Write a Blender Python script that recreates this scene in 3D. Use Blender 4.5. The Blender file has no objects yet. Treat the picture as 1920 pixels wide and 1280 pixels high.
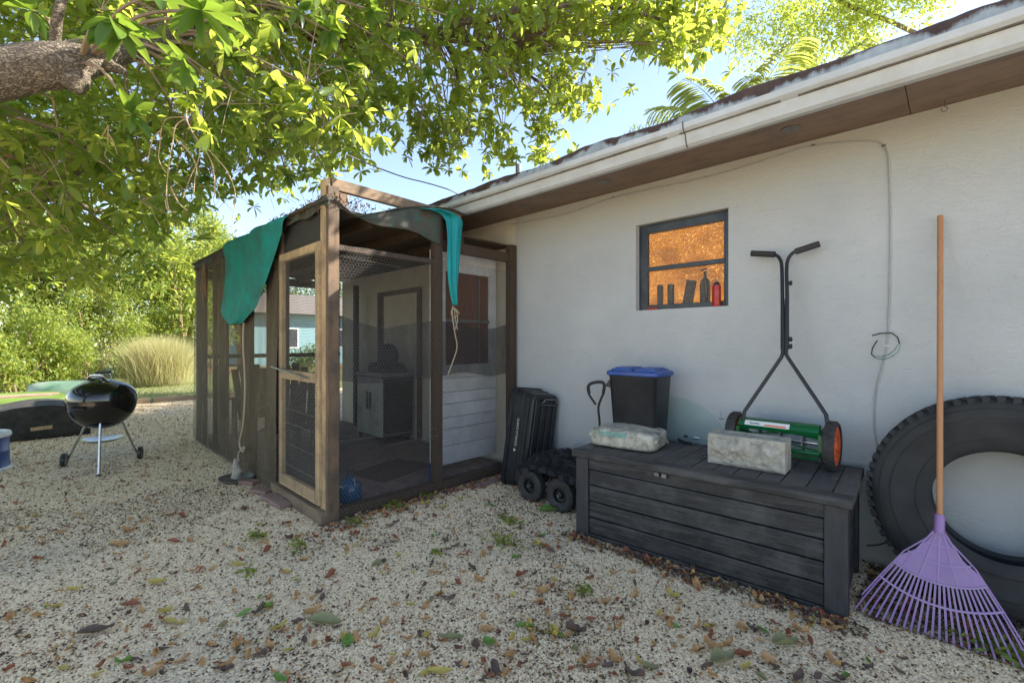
import bpy, bmesh, math, random
import numpy as np
from mathutils import Vector, Matrix, Euler, noise
random.seed(7); rng = np.random.default_rng(7)
R = math.radians
sc = bpy.context.scene
col = sc.collection

# ------------------------------------------------------------------ camera, sky, sun, exposure
F_PX, CAM_H = 857.0, 1.4
YAW = 44.24
cam_d = bpy.data.cameras.new('camera'); cam = bpy.data.objects.new('camera', cam_d); col.objects.link(cam)
cam_d.sensor_width = 36; cam_d.lens = 36 * F_PX / 1920; cam_d.clip_start = .05; cam_d.clip_end = 600
cam.location = (0, 0, CAM_H); cam.rotation_euler = (R(90), 0, R(YAW)); sc.camera = cam
SUN_EL, SUN_AZ = 34.0, 31.0            # azimuth from +Y towards +X
w = bpy.data.worlds.new('World'); sc.world = w; w.use_nodes = True
nt = w.node_tree; bg = nt.nodes['Background']
sky = nt.nodes.new('ShaderNodeTexSky'); sky.sky_type = 'NISHITA'; sky.sun_disc = False
sky.sun_elevation = R(SUN_EL); sky.sun_rotation = R(SUN_AZ); sky.air_density = 1.0; sky.dust_density = .25; sky.ozone_density = 2.0
hs = nt.nodes.new('ShaderNodeHueSaturation'); hs.inputs['Saturation'].default_value = .84; nt.links.new(sky.outputs[0], hs.inputs['Color']); nt.links.new(hs.outputs[0], bg.inputs[0]); bg.inputs[1].default_value = .11
sd = bpy.data.lights.new('sun', 'SUN'); sun = bpy.data.objects.new('sun', sd); col.objects.link(sun)
sd.energy = 5.0; sd.angle = R(.5); sd.color = (1, .93, .82)
sv = Vector((math.sin(R(SUN_AZ)) * math.cos(R(SUN_EL)), math.cos(R(SUN_AZ)) * math.cos(R(SUN_EL)), math.sin(R(SUN_EL))))
sun.rotation_euler = sv.to_track_quat('Z', 'Y').to_euler(); sun.location = (0, 0, 20)
sc.view_settings.view_transform = 'Standard'; sc.view_settings.look = 'None'
sc.view_settings.exposure = 1.68; sc.view_settings.gamma = 1; sc.view_settings.use_curve_mapping = False

# ------------------------------------------------------------------ measuring helpers (points on real planes)
th = R(YAW); FW = Vector((-math.sin(th), math.cos(th), 0)); RT = Vector((math.cos(th), math.sin(th), 0))
def ray(px, py): return FW + RT * ((px - 960) / F_PX) + Vector((0, 0, (640 - py) / F_PX))
C0 = Vector((0, 0, CAM_H))
def at(px, py, d): return C0 + ray(px, py) * d
def pz(px, py, z=0.0): r = ray(px, py); return C0 + r * ((z - CAM_H) / r.z)
def wy(px, py, Y): r = ray(px, py); return C0 + r * (Y / r.y)
def wx(px, py, X): r = ray(px, py); return C0 + r * (X / r.x)

# ------------------------------------------------------------------ materials
def new_mat(name):
    m = bpy.data.materials.new(name); m.use_nodes = True
    return m, m.node_tree, m.node_tree.nodes['Principled BSDF']
def ramp(nt, stops):
    n = nt.nodes.new('ShaderNodeValToRGB'); e = n.color_ramp.elements
    while len(e) < len(stops): e.new(.5)
    for i, (p, c) in enumerate(stops): e[i].position = p; e[i].color = (*c, 1)
    return n
def coords(nt, stretch=(1, 1, 1), rnd=True):
    tc = nt.nodes.new('ShaderNodeTexCoord'); mp = nt.nodes.new('ShaderNodeMapping')
    mp.inputs['Scale'].default_value = stretch
    if rnd:
        oi = nt.nodes.new('ShaderNodeObjectInfo'); mu = nt.nodes.new('ShaderNodeMath'); mu.operation = 'MULTIPLY'; mu.inputs[1].default_value = 37
        nt.links.new(oi.outputs['Random'], mu.inputs[0]); ad = nt.nodes.new('ShaderNodeVectorMath')
        nt.links.new(tc.outputs['Object'], ad.inputs[0]); nt.links.new(mu.outputs[0], ad.inputs[1]); nt.links.new(ad.outputs[0], mp.inputs[0])
    else: nt.links.new(tc.outputs['Object'], mp.inputs[0])
    return mp
def noise_n(nt, mp, scale, detail=4, rough=.6, dist=0):
    n = nt.nodes.new('ShaderNodeTexNoise'); n.inputs['Scale'].default_value = scale; n.inputs['Detail'].default_value = detail
    n.inputs['Roughness'].default_value = rough; n.inputs['Distortion'].default_value = dist
    nt.links.new(mp.outputs[0], n.inputs['Vector']); return n
def mixc(nt, a, b, fac, mode='MIX'):
    n = nt.nodes.new('ShaderNodeMix'); n.data_type = 'RGBA'; n.blend_type = mode
    for s, v in ((n.inputs[0], fac), (n.inputs[6], a), (n.inputs[7], b)):
        if hasattr(v, 'is_linked'): nt.links.new(v, s)
        elif isinstance(v, tuple): s.default_value = (*v, 1)
        else: s.default_value = v
    return n.outputs[2]
def bump(nt, h, bs, strength, dist=.01):
    b = nt.nodes.new('ShaderNodeBump'); b.inputs['Strength'].default_value = strength; b.inputs['Distance'].default_value = dist
    nt.links.new(h, b.inputs['Height']); nt.links.new(b.outputs[0], bs.inputs['Normal']); return b
def mat(name, c1, c2=None, scale=8, stretch=(1, 1, 1), rough=.6, bmp=.15, metal=0, bdist=.004, dirt=None, dirt_amt=.5, dirt_scale=3, detail=5, spec=.5, coat=0, rnd=True):
    m, nt, b = new_mat(name); c2 = c2 or tuple(x * .7 for x in c1)
    mp = coords(nt, stretch, rnd); n = noise_n(nt, mp, scale, detail)
    r = ramp(nt, [(.3, c1), (.7, c2)]); nt.links.new(n.outputs[0], r.inputs[0]); out = r.outputs[0]
    if dirt:
        mp2 = coords(nt, (1, 1, 1), rnd); n2 = noise_n(nt, mp2, dirt_scale, 7, .7)
        r2 = ramp(nt, [(.5 - .08, (0, 0, 0)), (.68, (dirt_amt,) * 3)]); nt.links.new(n2.outputs[0], r2.inputs[0])
        out = mixc(nt, out, dirt, r2.outputs[0])
    nt.links.new(out, b.inputs['Base Color']); b.inputs['Roughness'].default_value = rough; b.inputs['Metallic'].default_value = metal
    b.inputs['Specular IOR Level'].default_value = spec; b.inputs['Coat Weight'].default_value = coat
    if bmp: bump(nt, n.outputs[0], b, bmp, bdist)
    return m
def leaf_mat(name, stops, trans=(.5, .6, .08), tf=.5, rough=.4):
    m, nt, b = new_mat(name); a = nt.nodes.new('ShaderNodeAttribute'); a.attribute_name = 'rnd'
    r = ramp(nt, stops); nt.links.new(a.outputs['Fac'], r.inputs[0]); nt.links.new(r.outputs[0], b.inputs['Base Color'])
    b.inputs['Roughness'].default_value = rough; b.inputs['Specular IOR Level'].default_value = .5
    t = nt.nodes.new('ShaderNodeBsdfTranslucent'); nt.links.new(mixc(nt, r.outputs[0], trans, .65), t.inputs[0])
    mx = nt.nodes.new('ShaderNodeMixShader'); mx.inputs[0].default_value = tf
    nt.links.new(b.outputs[0], mx.inputs[1]); nt.links.new(t.outputs[0], mx.inputs[2])
    nt.links.new(mx.outputs[0], nt.nodes['Material Output'].inputs[0]); return m
def wood_mat(name, c1, c2, c3, axis='x', rough=.75, bmp=.5, scale=1.0, dirt=None, dirt_amt=.6):
    m, nt, b = new_mat(name); st = {'x': (1.2, 14, 14), 'y': (14, 1.2, 14), 'z': (14, 14, 1.2)}[axis]
    mp = coords(nt, st); n = noise_n(nt, mp, 2.2 * scale, 6, .65, .6); mp3 = coords(nt, tuple(s * 3 for s in st)); n3 = noise_n(nt, mp3, 6 * scale, 4)
    r = ramp(nt, [(.25, c1), (.5, c2), (.75, c3)]); nt.links.new(n.outputs[0], r.inputs[0])
    out = mixc(nt, r.outputs[0], n3.outputs['Color'], .12, 'OVERLAY')
    mp2 = coords(nt); n2 = noise_n(nt, mp2, 4, 6, .7)
    if dirt:
        r2 = ramp(nt, [(.45, (0, 0, 0)), (.65, (dirt_amt,) * 3)]); nt.links.new(n2.outputs[0], r2.inputs[0]); out = mixc(nt, out, dirt, r2.outputs[0])
    nt.links.new(out, b.inputs['Base Color']); b.inputs['Roughness'].default_value = rough
    bump(nt, n.outputs[0], b, bmp, .004); return m
M = {}
M['black_plastic'] = mat('black_plastic', (.012, .013, .016), (.02, .021, .025), 30, rough=.42, bmp=.05, dirt=(.07, .065, .06), dirt_amt=.35, dirt_scale=6)
M['black_rubber'] = mat('black_rubber', (.022, .022, .023), (.035, .034, .034), 25, rough=.75, bmp=.2, dirt=(.09, .08, .07), dirt_amt=.45, dirt_scale=5)
M['tyre_rubber'] = mat('tyre_rubber', (.012, .013, .015), (.022, .023, .025), 6, rough=.72, bmp=.12, dirt=(.07, .062, .055), dirt_amt=.4, dirt_scale=4)
M['black_metal'] = mat('black_metal', (.012, .013, .016), (.02, .02, .024), 40, rough=.38, bmp=.02)
M['enamel'] = mat('black_enamel', (.006, .006, .006), (.008, .008, .009), 5, rough=.13, bmp=.0, coat=.6)
M['chrome'] = mat('bright_metal', (.6, .6, .6), (.45, .45, .44), 20, rough=.25, bmp=.03, metal=1)
M['galv'] = mat('galvanised_wire', (.35, .33, .30), (.22, .20, .17), 40, rough=.5, bmp=.0, metal=.6)
M['wire_dark'] = mat('weathered_wire', (.28, .26, .23), (.16, .15, .13), 40, rough=.6, bmp=.0, metal=.4)
M['blue_lid'] = mat('blue_plastic', (.012, .075, .36), (.01, .06, .28), 8, rough=.4, bmp=.05, dirt=(.1, .14, .22), dirt_amt=.4)
M['drum_blue'] = mat('blue_drum_paint', (.03, .07, .25), (.02, .05, .2), 4, rough=.4, bmp=.05)
M['white_plastic'] = mat('white_plastic', (.7, .7, .68), (.6, .6, .57), 9, rough=.45, bmp=.05)
M['green_plastic'] = mat('green_mower_plastic', (.005, .12, .035), (.004, .09, .025), 12, rough=.3, bmp=.03)
M['orange_plastic'] = mat('orange_plastic', (.75, .13, .02), (.6, .1, .02), 12, rough=.4, bmp=.03)
M['purple'] = mat('purple_plastic', (.34, .19, .42), (.28, .15, .36), 8, rough=.42, bmp=.05, dirt=(.30, .25, .30), dirt_amt=.6)
M['teal'] = mat('teal_cloth', (.0, .30, .27), (.005, .24, .22), 4, (9, 9, 1), rough=.8, bmp=.6, dirt=(.04, .07, .055), dirt_amt=.6, dirt_scale=3.0, bdist=.006)
M['teal_clean'] = mat('teal_cloth_clean', (.005, .32, .33), (.005, .26, .27), 3, (6, 6, 1), rough=.7, bmp=.2)
M['rope'] = mat('rope_fibre', (.5, .42, .3), (.36, .29, .19), 120, rough=.9, bmp=.6)
M['red'] = mat('red_paint', (.5, .015, .015), (.4, .012, .012), 10, rough=.3, bmp=.02, dirt=(.5, .3, .28), dirt_amt=.25, dirt_scale=20)
M['cabinet_grey'] = mat('grey_cabinet', (.52, .52, .48), (.42, .42, .39), 5, rough=.5, bmp=.05, dirt=(.12, .10, .08), dirt_amt=.5)
M['dark_stuff'] = mat('dark_plastic', (.03, .03, .03), (.05, .045, .04), 9, rough=.6)
M['white_board'] = mat('white_painted_board', (.78, .79, .80), (.68, .69, .70), 5, (1, 1, 1), rough=.6, bmp=.1, dirt=(.35, .32, .28), dirt_amt=.5, dirt_scale=3)
M['beige_wall'] = mat('beige_wall', (.70, .64, .52), (.60, .54, .43), 4, rough=.85, bmp=.2)
M['brown_curtain'] = mat('brown_curtain', (.20, .075, .035), (.12, .045, .025), 8, (6, 6, .6), rough=.8)
M['clear_wire'] = mat('cable_sheath', (.42, .42, .40), (.32, .32, .30), 20, rough=.5, bmp=.1)
M['dark_cable'] = mat('dark_cable', (.09, .085, .08), (.06, .06, .055), 20, rough=.6, bmp=.1)
M['paint_white'] = mat('white_lettering', (.75, .75, .75), (.65, .65, .65), 50, rough=.5, bmp=0)
M['paint_teal'] = mat('teal_print', (.05, .38, .33), (.2, .42, .36), 40, rough=.7, bmp=0)
M['paint_orange'] = mat('orange_print', (.8, .2, .05), (.7, .15, .05), 50, rough=.5, bmp=0)
M['brick'] = mat('brick_clay', (.32, .21, .17), (.22, .15, .125), 14, rough=.9, bmp=.5, dirt=(.10, .09, .08), dirt_amt=.7)
M['brick_pink'] = mat('brick_paver_pink', (.3, .17, .14), (.22, .13, .11), 14, rough=.9, bmp=.5, dirt=(.35, .3, .25), dirt_amt=.5)
M['cloth_black'] = mat('black_groundcloth', (.02, .019, .018), (.032, .03, .027), 12, rough=.8, bmp=.4, dirt=(.12, .10, .08), dirt_amt=.4)
M['canoe_green'] = mat('pale_green_hull', (.16, .30, .17), (.28, .42, .28), 3, rough=.5, bmp=.05, dirt=(.5, .48, .4), dirt_amt=.7, dirt_scale=2)
M['canoe_olive'] = mat('olive_hull', (.17, .26, .05), (.13, .2, .04), 3, rough=.5, bmp=.05)
M['turquoise'] = mat('turquoise_wall', (.24, .42, .45), (.2, .36, .40), 2, rough=.8, bmp=.1)
M['deck_grey'] = wood_mat('grey_lumber', (.25, .17, .11), (.33, .23, .15), (.18, .12, .08), 'y', dirt=(.4, .33, .26))
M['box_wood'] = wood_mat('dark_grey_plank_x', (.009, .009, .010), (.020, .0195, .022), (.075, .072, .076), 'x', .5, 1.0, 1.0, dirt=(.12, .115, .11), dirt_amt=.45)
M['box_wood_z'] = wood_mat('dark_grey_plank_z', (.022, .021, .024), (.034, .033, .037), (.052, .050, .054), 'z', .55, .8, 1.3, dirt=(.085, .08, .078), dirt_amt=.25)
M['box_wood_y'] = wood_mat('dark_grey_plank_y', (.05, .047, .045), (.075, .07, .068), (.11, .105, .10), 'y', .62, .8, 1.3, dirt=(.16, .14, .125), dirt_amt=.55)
M['timber_new'] = wood_mat('pale_timber', (.42, .28, .145), (.54, .38, .21), (.30, .19, .10), 'z', .75, .6, dirt=(.12, .085, .055), dirt_amt=.6)
M['timber_old'] = wood_mat('weathered_timber', (.13, .080, .048), (.19, .12, .072), (.075, .046, .03), 'z', .8, .6, dirt=(.05, .045, .035), dirt_amt=.7)
M['timber_old_h'] = wood_mat('weathered_timber_h', (.19, .125, .075), (.26, .175, .105), (.11, .07, .045), 'y', .8, .6, dirt=(.05, .045, .035), dirt_amt=.7)
M['timber_old_x'] = wood_mat('weathered_timber_x', (.18, .12, .075), (.24, .17, .11), (.10, .07, .05), 'x', .8, .6, dirt=(.05, .04, .03), dirt_amt=.7)
M['timber_dark'] = wood_mat('dark_timber', (.050, .032, .020), (.075, .048, .030), (.028, .019, .013), 'z', .85, .5)
M['purple_rib'] = mat('purple_rib_plastic', (.38, .24, .48), (.32, .19, .42), 8, rough=.42, bmp=.05, dirt=(.35, .3, .35), dirt_amt=.5)
M['rake_wood'] = wood_mat('rake_handle_wood', (.42, .19, .08), (.48, .23, .10), (.36, .15, .06), 'z', .45, .15)
M['bark'] = None
def bark():
    m, nt, b = new_mat('tree_bark'); mp0 = coords(nt, (1, 1, 1), False); mp0.inputs['Rotation'].default_value = (0, 0, R(-44)); mp = nt.nodes.new('ShaderNodeMapping'); mp.inputs['Scale'].default_value = (.42, 1, 1.3); nt.links.new(mp0.outputs[0], mp.inputs[0])
    v = nt.nodes.new('ShaderNodeTexVoronoi'); v.inputs['Scale'].default_value = 38; v.feature = 'DISTANCE_TO_EDGE'
    n0 = noise_n(nt, mp, 9, 4); mm = mixc(nt, mp.outputs[0], n0.outputs['Color'], .22); nt.links.new(mm, v.inputs['Vector'])
    n = noise_n(nt, mp, 18, 8, .7)
    r = ramp(nt, [(.0, (.05, .04, .03)), (.10, (.20, .155, .11)), (.35, (.40, .33, .25))]); nt.links.new(v.outputs[0], r.inputs[0])
    nt.links.new(mixc(nt, r.outputs[0], n.outputs[0], .35, 'MULTIPLY'), b.inputs['Base Color']); b.inputs['Roughness'].default_value = .9
    ad = nt.nodes.new('ShaderNodeMath'); ad.operation = 'ADD'; nt.links.new(v.outputs[0], ad.inputs[0]); nt.links.new(n.outputs[0], ad.inputs[1])
    bump(nt, ad.outputs[0], b, .9, .02); return m
M['bark'] = bark()
M['twig'] = mat('twig', (.30, .22, .15), (.2, .14, .09), 20, rough=.8)
M['twig_pale'] = mat('pale_twig', (.5, .36, .24), (.38, .26, .17), 20, rough=.7)
def stucco():
    m, nt, b = new_mat('white_stucco'); mp = coords(nt, (1, 1, 1), False)
    n = noise_n(nt, mp, 1.3, 6, .6); n2 = noise_n(nt, mp, 55, 6, .7, 1.0); mp3 = coords(nt, (1, 1, 2.2), False); n3 = noise_n(nt, mp3, 16, 6, .68, 2.2)
    r = ramp(nt, [(.3, (.50, .51, .51)), (.7, (.60, .61, .605))]); nt.links.new(n.outputs[0], r.inputs[0])
    # grime band under the eave
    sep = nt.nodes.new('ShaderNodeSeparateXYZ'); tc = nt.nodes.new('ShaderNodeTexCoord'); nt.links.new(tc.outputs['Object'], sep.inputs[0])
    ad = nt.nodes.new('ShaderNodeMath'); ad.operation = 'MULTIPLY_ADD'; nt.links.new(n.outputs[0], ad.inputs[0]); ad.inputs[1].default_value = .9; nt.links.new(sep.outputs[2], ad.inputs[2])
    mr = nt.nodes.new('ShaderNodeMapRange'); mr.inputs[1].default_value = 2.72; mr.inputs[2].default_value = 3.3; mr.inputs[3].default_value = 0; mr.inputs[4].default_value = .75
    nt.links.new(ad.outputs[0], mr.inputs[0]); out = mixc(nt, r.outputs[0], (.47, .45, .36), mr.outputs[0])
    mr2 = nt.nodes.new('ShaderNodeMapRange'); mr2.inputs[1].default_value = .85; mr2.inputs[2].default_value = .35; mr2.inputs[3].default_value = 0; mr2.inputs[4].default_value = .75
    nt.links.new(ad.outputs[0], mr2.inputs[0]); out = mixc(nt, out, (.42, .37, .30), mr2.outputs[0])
    r3 = ramp(nt, [(.34, (1, 1, 1)), (.42, (0, 0, 0))]); nt.links.new(n3.outputs[0], r3.inputs[0])
    out = mixc(nt, out, (.55, .56, .55), mixc(nt, (0, 0, 0), r3.outputs[0], .35))
    nt.links.new(out, b.inputs['Base Color']); b.inputs['Roughness'].default_value = .85
    a2 = nt.nodes.new('ShaderNodeMath'); a2.operation = 'MULTIPLY_ADD'; nt.links.new(n3.outputs[0], a2.inputs[0]); a2.inputs[1].default_value = 1.5; nt.links.new(n2.outputs[0], a2.inputs[2])
    bump(nt, a2.outputs[0], b, .62, .012); return m
M['stucco'] = stucco()
M['gutter'] = mat('white_gutter', (.60, .62, .63), (.50, .52, .53), 3, (.3, 3, 3), rough=.45, bmp=.03, dirt=(.35, .32, .27), dirt_amt=.35, dirt_scale=6, rnd=False)
M['grime'] = mat('gutter_grime', (.10, .085, .065), (.22, .19, .15), 30, (.4, 1, 1), rough=.9, bmp=.3, rnd=False)
def flashing():
    m, nt, b = new_mat('stained_flashing'); mp = coords(nt, (1, 1, .25), False); n = noise_n(nt, mp, 3.2, 6, .65); n1 = noise_n(nt, mp, 14, 4)
    sep = nt.nodes.new('ShaderNodeSeparateXYZ'); tc = nt.nodes.new('ShaderNodeTexCoord'); nt.links.new(tc.outputs['Object'], sep.inputs[0])
    ad = nt.nodes.new('ShaderNodeMath'); ad.operation = 'MULTIPLY_ADD'; nt.links.new(n.outputs[0], ad.inputs[0]); ad.inputs[1].default_value = .3; nt.links.new(sep.outputs[2], ad.inputs[2])
    mr = nt.nodes.new('ShaderNodeMapRange'); mr.inputs[1].default_value = 3.045; mr.inputs[2].default_value = 3.07; nt.links.new(ad.outputs[0], mr.inputs[0])
    r = ramp(nt, [(.3, (.42, .47, .5)), (.7, (.28, .31, .34))]); nt.links.new(n1.outputs[0], r.inputs[0])
    r2 = ramp(nt, [(.3, (.05, .03, .025)), (.7, (.10, .06, .05))]); nt.links.new(n1.outputs[0], r2.inputs[0])
    nt.links.new(mixc(nt, r.outputs[0], r2.outputs[0], mr.outputs[0]), b.inputs['Base Color']); b.inputs['Roughness'].default_value = .8
    bump(nt, n1.outputs[0], b, .5, .01); return m
M['flashing'] = flashing()
M['soffit'] = wood_mat('brown_soffit', (.19, .125, .09), (.26, .18, .13), (.14, .095, .075), 'x', .6, .2, .5, dirt=(.10, .085, .08), dirt_amt=.5)
M['roof'] = mat('roof_shingle', (.12, .10, .09), (.2, .18, .16), 20, rough=.95, bmp=.5)
M['window_frame'] = mat('dark_window_frame', (.015, .022, .032), (.03, .037, .045), 8, rough=.35, bmp=.1, dirt=(.14, .15, .15), dirt_amt=.3, dirt_scale=5)
M['tarp_dark'] = mat('mouldy_tarp', (.10, .065, .045), (.055, .042, .034), 7, rough=.85, bmp=.6, dirt=(.02, .14, .11), dirt_amt=.6, dirt_scale=4, bdist=.02)
M['concrete'] = mat('concrete_block', (.54, .50, .42), (.40, .37, .31), 16, rough=.92, bmp=.9, bdist=.01, dirt=(.17, .155, .13), dirt_amt=.6, dirt_scale=14, detail=9)
M['bag'] = mat('cement_bag_paper', (.60, .57, .47), (.48, .45, .36), 9, rough=.7, bmp=.5, bdist=.01, dirt=(.06, .05, .04), dirt_amt=.85, dirt_scale=11)
M['vine'] = mat('vine_root', (.4, .36, .3), (.3, .26, .21), 25, rough=.8)
M['jug'] = mat('blue_jug_plastic', (.02, .10, .22), (.015, .07, .16), 8, rough=.15, bmp=.0)
M['rug'] = mat('brown_mat', (.13, .08, .055), (.09, .055, .04), 30, rough=.95)
M['straw'] = mat('dried_straw', (.5, .33, .2), (.38, .24, .14), 20, rough=.9)
M['metal_dull'] = mat('dull_metal', (.3, .3, .3), (.2, .2, .2), 20, rough=.5, bmp=.1, metal=.8, dirt=(.12, .08, .05), dirt_amt=.4)
def glass(name, tint=(.75, .92, .88), a=.2, rough=.02):
    m, nt, b = new_mat(name); t = nt.nodes.new('ShaderNodeBsdfTransparent'); t.inputs[0].default_value = (*tint, 1)
    g = nt.nodes.new('ShaderNodeBsdfGlossy'); g.inputs['Roughness'].default_value = rough
    f = nt.nodes.new('ShaderNodeLayerWeight'); f.inputs[0].default_value = a; mx = nt.nodes.new('ShaderNodeMixShader')
    nt.links.new(f.outputs['Fresnel'], mx.inputs[0]); nt.links.new(t.outputs[0], mx.inputs[1]); nt.links.new(g.outputs[0], mx.inputs[2])
    nt.links.new(mx.outputs[0], nt.nodes['Material Output'].inputs[0]); return m
M['glass'] = glass('clear_glass', (.93, .975, .965), .12)
def obscure():
    m, nt, b = new_mat('textured_glass'); t = nt.nodes.new('ShaderNodeBsdfTransparent'); t.inputs[0].default_value = (.95, .9, .82, 1)
    g = nt.nodes.new('ShaderNodeBsdfGlossy'); g.inputs['Roughness'].default_value = .12
    mp = coords(nt, (1, 1, 1), False); v = nt.nodes.new('ShaderNodeTexVoronoi'); v.inputs['Scale'].default_value = 70; nt.links.new(mp.outputs[0], v.inputs['Vector'])
    bp = nt.nodes.new('ShaderNodeBump'); bp.inputs['Strength'].default_value = .9; bp.inputs['Distance'].default_value = .01; nt.links.new(v.outputs[0], bp.inputs['Height']); nt.links.new(bp.outputs[0], g.inputs['Normal'])
    mx = nt.nodes.new('ShaderNodeMixShader'); mx.inputs[0].default_value = .10
    nt.links.new(t.outputs[0], mx.inputs[1]); nt.links.new(g.outputs[0], mx.inputs[2]); nt.links.new(mx.outputs[0], nt.nodes['Material Output'].inputs[0]); return m
M['obscure'] = obscure()
def glow():  # amber room light and pane sparkle put into an emission pattern
    m, nt, b = new_mat('lit_amber_curtain'); mp = coords(nt, (1, 1, 1.6), False); n = noise_n(nt, mp, 3.0, 4)
    v = nt.nodes.new('ShaderNodeTexVoronoi'); v.inputs['Scale'].default_value = 48; n5 = noise_n(nt, mp, 25, 3)
    nt.links.new(mixc(nt, mp.outputs[0], n5.outputs['Color'], .06), v.inputs['Vector'])
    r = ramp(nt, [(.3, (.24, .085, .016)), (.55, (.50, .20, .03)), (.75, (.34, .13, .022))]); nt.links.new(n.outputs[0], r.inputs[0])
    r2 = ramp(nt, [(.05, (1, 1, 1)), (.42, (0, 0, 0))]); nt.links.new(v.outputs[0], r2.inputs[0])
    n7 = noise_n(nt, mp, 6, 3); r7 = ramp(nt, [(.35, (.15, .15, .15)), (.62, (1, 1, 1))]); nt.links.new(n7.outputs[0], r7.inputs[0]); out = mixc(nt, r.outputs[0], (1.5, .85, .26), mixc(nt, r2.outputs[0], r7.outputs[0], 1.0, 'MULTIPLY')); e = nt.nodes.new('ShaderNodeEmission'); e.inputs[1].default_value = .5
    nt.links.new(out, e.inputs[0]); nt.links.new(e.outputs[0], nt.nodes['Material Output'].inputs[0]); return m
M['glow'] = glow()
def screen(name, c, opacity, wave=0):
    m, nt, b = new_mat(name); b.inputs['Base Color'].default_value = (*c, 1); b.inputs['Roughness'].default_value = .8
    t = nt.nodes.new('ShaderNodeBsdfTransparent'); mx = nt.nodes.new('ShaderNodeMixShader')
    mp = coords(nt, (1, 1, .25), False); n = noise_n(nt, mp, 5, 5, .6, .5)
    mr = nt.nodes.new('ShaderNodeMapRange'); mr.inputs[1].default_value = .3; mr.inputs[2].default_value = .7; mr.inputs[3].default_value = opacity - wave; mr.inputs[4].default_value = opacity + wave
    nt.links.new(n.outputs[0], mr.inputs[0]); nt.links.new(mr.outputs[0], mx.inputs[0])
    nt.links.new(t.outputs[0], mx.inputs[1]); nt.links.new(b.outputs[0], mx.inputs[2]); nt.links.new(mx.outputs[0], nt.nodes['Material Output'].inputs[0]); return m
M['screen_side'] = screen('brown_insect_screen', (.13, .10, .06), .62, .16)
M['screen_front'] = screen('grey_insect_screen', (.07, .07, .075), .16, .05)
M['shade_cloth'] = screen('black_shade_cloth', (.022, .022, .024), .52, .14)
def ground_mat():
    m, nt, b = new_mat('gravel_bed'); mp = coords(nt, (1, 1, 1), False)
    v = nt.nodes.new('ShaderNodeTexVoronoi'); v.inputs['Scale'].default_value = 75; nt.links.new(mp.outputs[0], v.inputs['Vector'])
    sp = nt.nodes.new('ShaderNodeSeparateColor'); nt.links.new(v.outputs['Color'], sp.inputs[0])
    r = ramp(nt, [(.0, (.09, .06, .04)), (.08, (.14, .10, .07)), (.2, (.58, .46, .30)), (.65, (.76, .62, .43)), (.9, (.84, .71, .52)), (1, (.45, .26, .15))]); nt.links.new(sp.outputs[0], r.inputs[0])
    n = noise_n(nt, mp, 1.4, 6, .65); r3 = ramp(nt, [(.5, (0, 0, 0)), (.8, (.35, .35, .35))]); nt.links.new(n.outputs[0], r3.inputs[0])
    out = mixc(nt, r.outputs[0], (.17, .11, .07), r3.outputs[0])
    nt.links.new(out, b.inputs['Base Color']); b.inputs['Roughness'].default_value = .95
    bump(nt, v.outputs[0], b, .8, -.01); return m
M['ground'] = ground_mat()
M['soil'] = mat('soil', (.10, .075, .055), (.28, .23, .17), 45, rough=.95, bmp=.6)
def stone_mat():
    m, nt, b = new_mat('pale_gravel_stone'); oi = nt.nodes.new('ShaderNodeObjectInfo')
    r = ramp(nt, [(.0, (.10, .065, .045)), (.05, (.36, .22, .13)), (.09, (.66, .49, .31)), (.4, (.88, .70, .455)), (.8, (.94, .79, .55)), (1, (.70, .48, .27))]); nt.links.new(oi.outputs['Random'], r.inputs[0])
    nt.links.new(r.outputs[0], b.inputs['Base Color']); b.inputs['Roughness'].default_value = .85; return m
M['stone'] = stone_mat()
def chip_mat():
    m, nt, b = new_mat('leaf_crumbs'); oi = nt.nodes.new('ShaderNodeObjectInfo')
    r = ramp(nt, [(.0, (.03, .02, .014)), (.6, (.09, .05, .03)), (.85, (.25, .11, .04)), (1, (.12, .16, .04))]); nt.links.new(oi.outputs['Random'], r.inputs[0])
    nt.links.new(r.outputs[0], b.inputs['Base Color']); b.inputs['Roughness'].default_value = .8; return m
M['chips'] = chip_mat()
M['lawn'] = mat('lawn_soil', (.13, .15, .05), (.2, .19, .08), 6, rough=.95)
M['mulch'] = mat('red_mulch', (.30, .13, .08), (.2, .09, .06), 9, rough=.95, bmp=.4)
M['leaf_tree'] = leaf_mat('tree_leaf', [(0, (.05, .11, .03)), (.45, (.10, .18, .04)), (.8, (.18, .25, .045)), (1, (.30, .30, .07))], (.72, .80, .10), .66)
M['leaf_big'] = leaf_mat('near_tree_leaf', [(0, (.04, .11, .02)), (1, (.10, .18, .03))], (.45, .62, .06), .42, .32)
M['leaf_shrub'] = leaf_mat('shrub_leaf', [(0, (.06, .13, .025)), (.6, (.18, .25, .04)), (1, (.32, .34, .08))], (.7, .75, .14), .5, .5)
M['leaf_back'] = leaf_mat('far_leaf', [(0, (.04, .08, .02)), (1, (.10, .14, .035))], (.4, .5, .1), .45, .5)
M['leaf_palm'] = leaf_mat('palm_leaf', [(0, (.16, .22, .05)), (1, (.42, .44, .14))], (.7, .75, .15), .62, .4)
M['leaf_dry'] = leaf_mat('dry_grass', [(0, (.38, .34, .16)), (.5, (.58, .54, .32)), (1, (.36, .46, .14))], (.6, .5, .22), .5, .7)
M['leaf_grass'] = leaf_mat('lawn_grass', [(0, (.08, .14, .03)), (1, (.22, .24, .06))], (.4, .5, .1), .4, .7)
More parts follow.
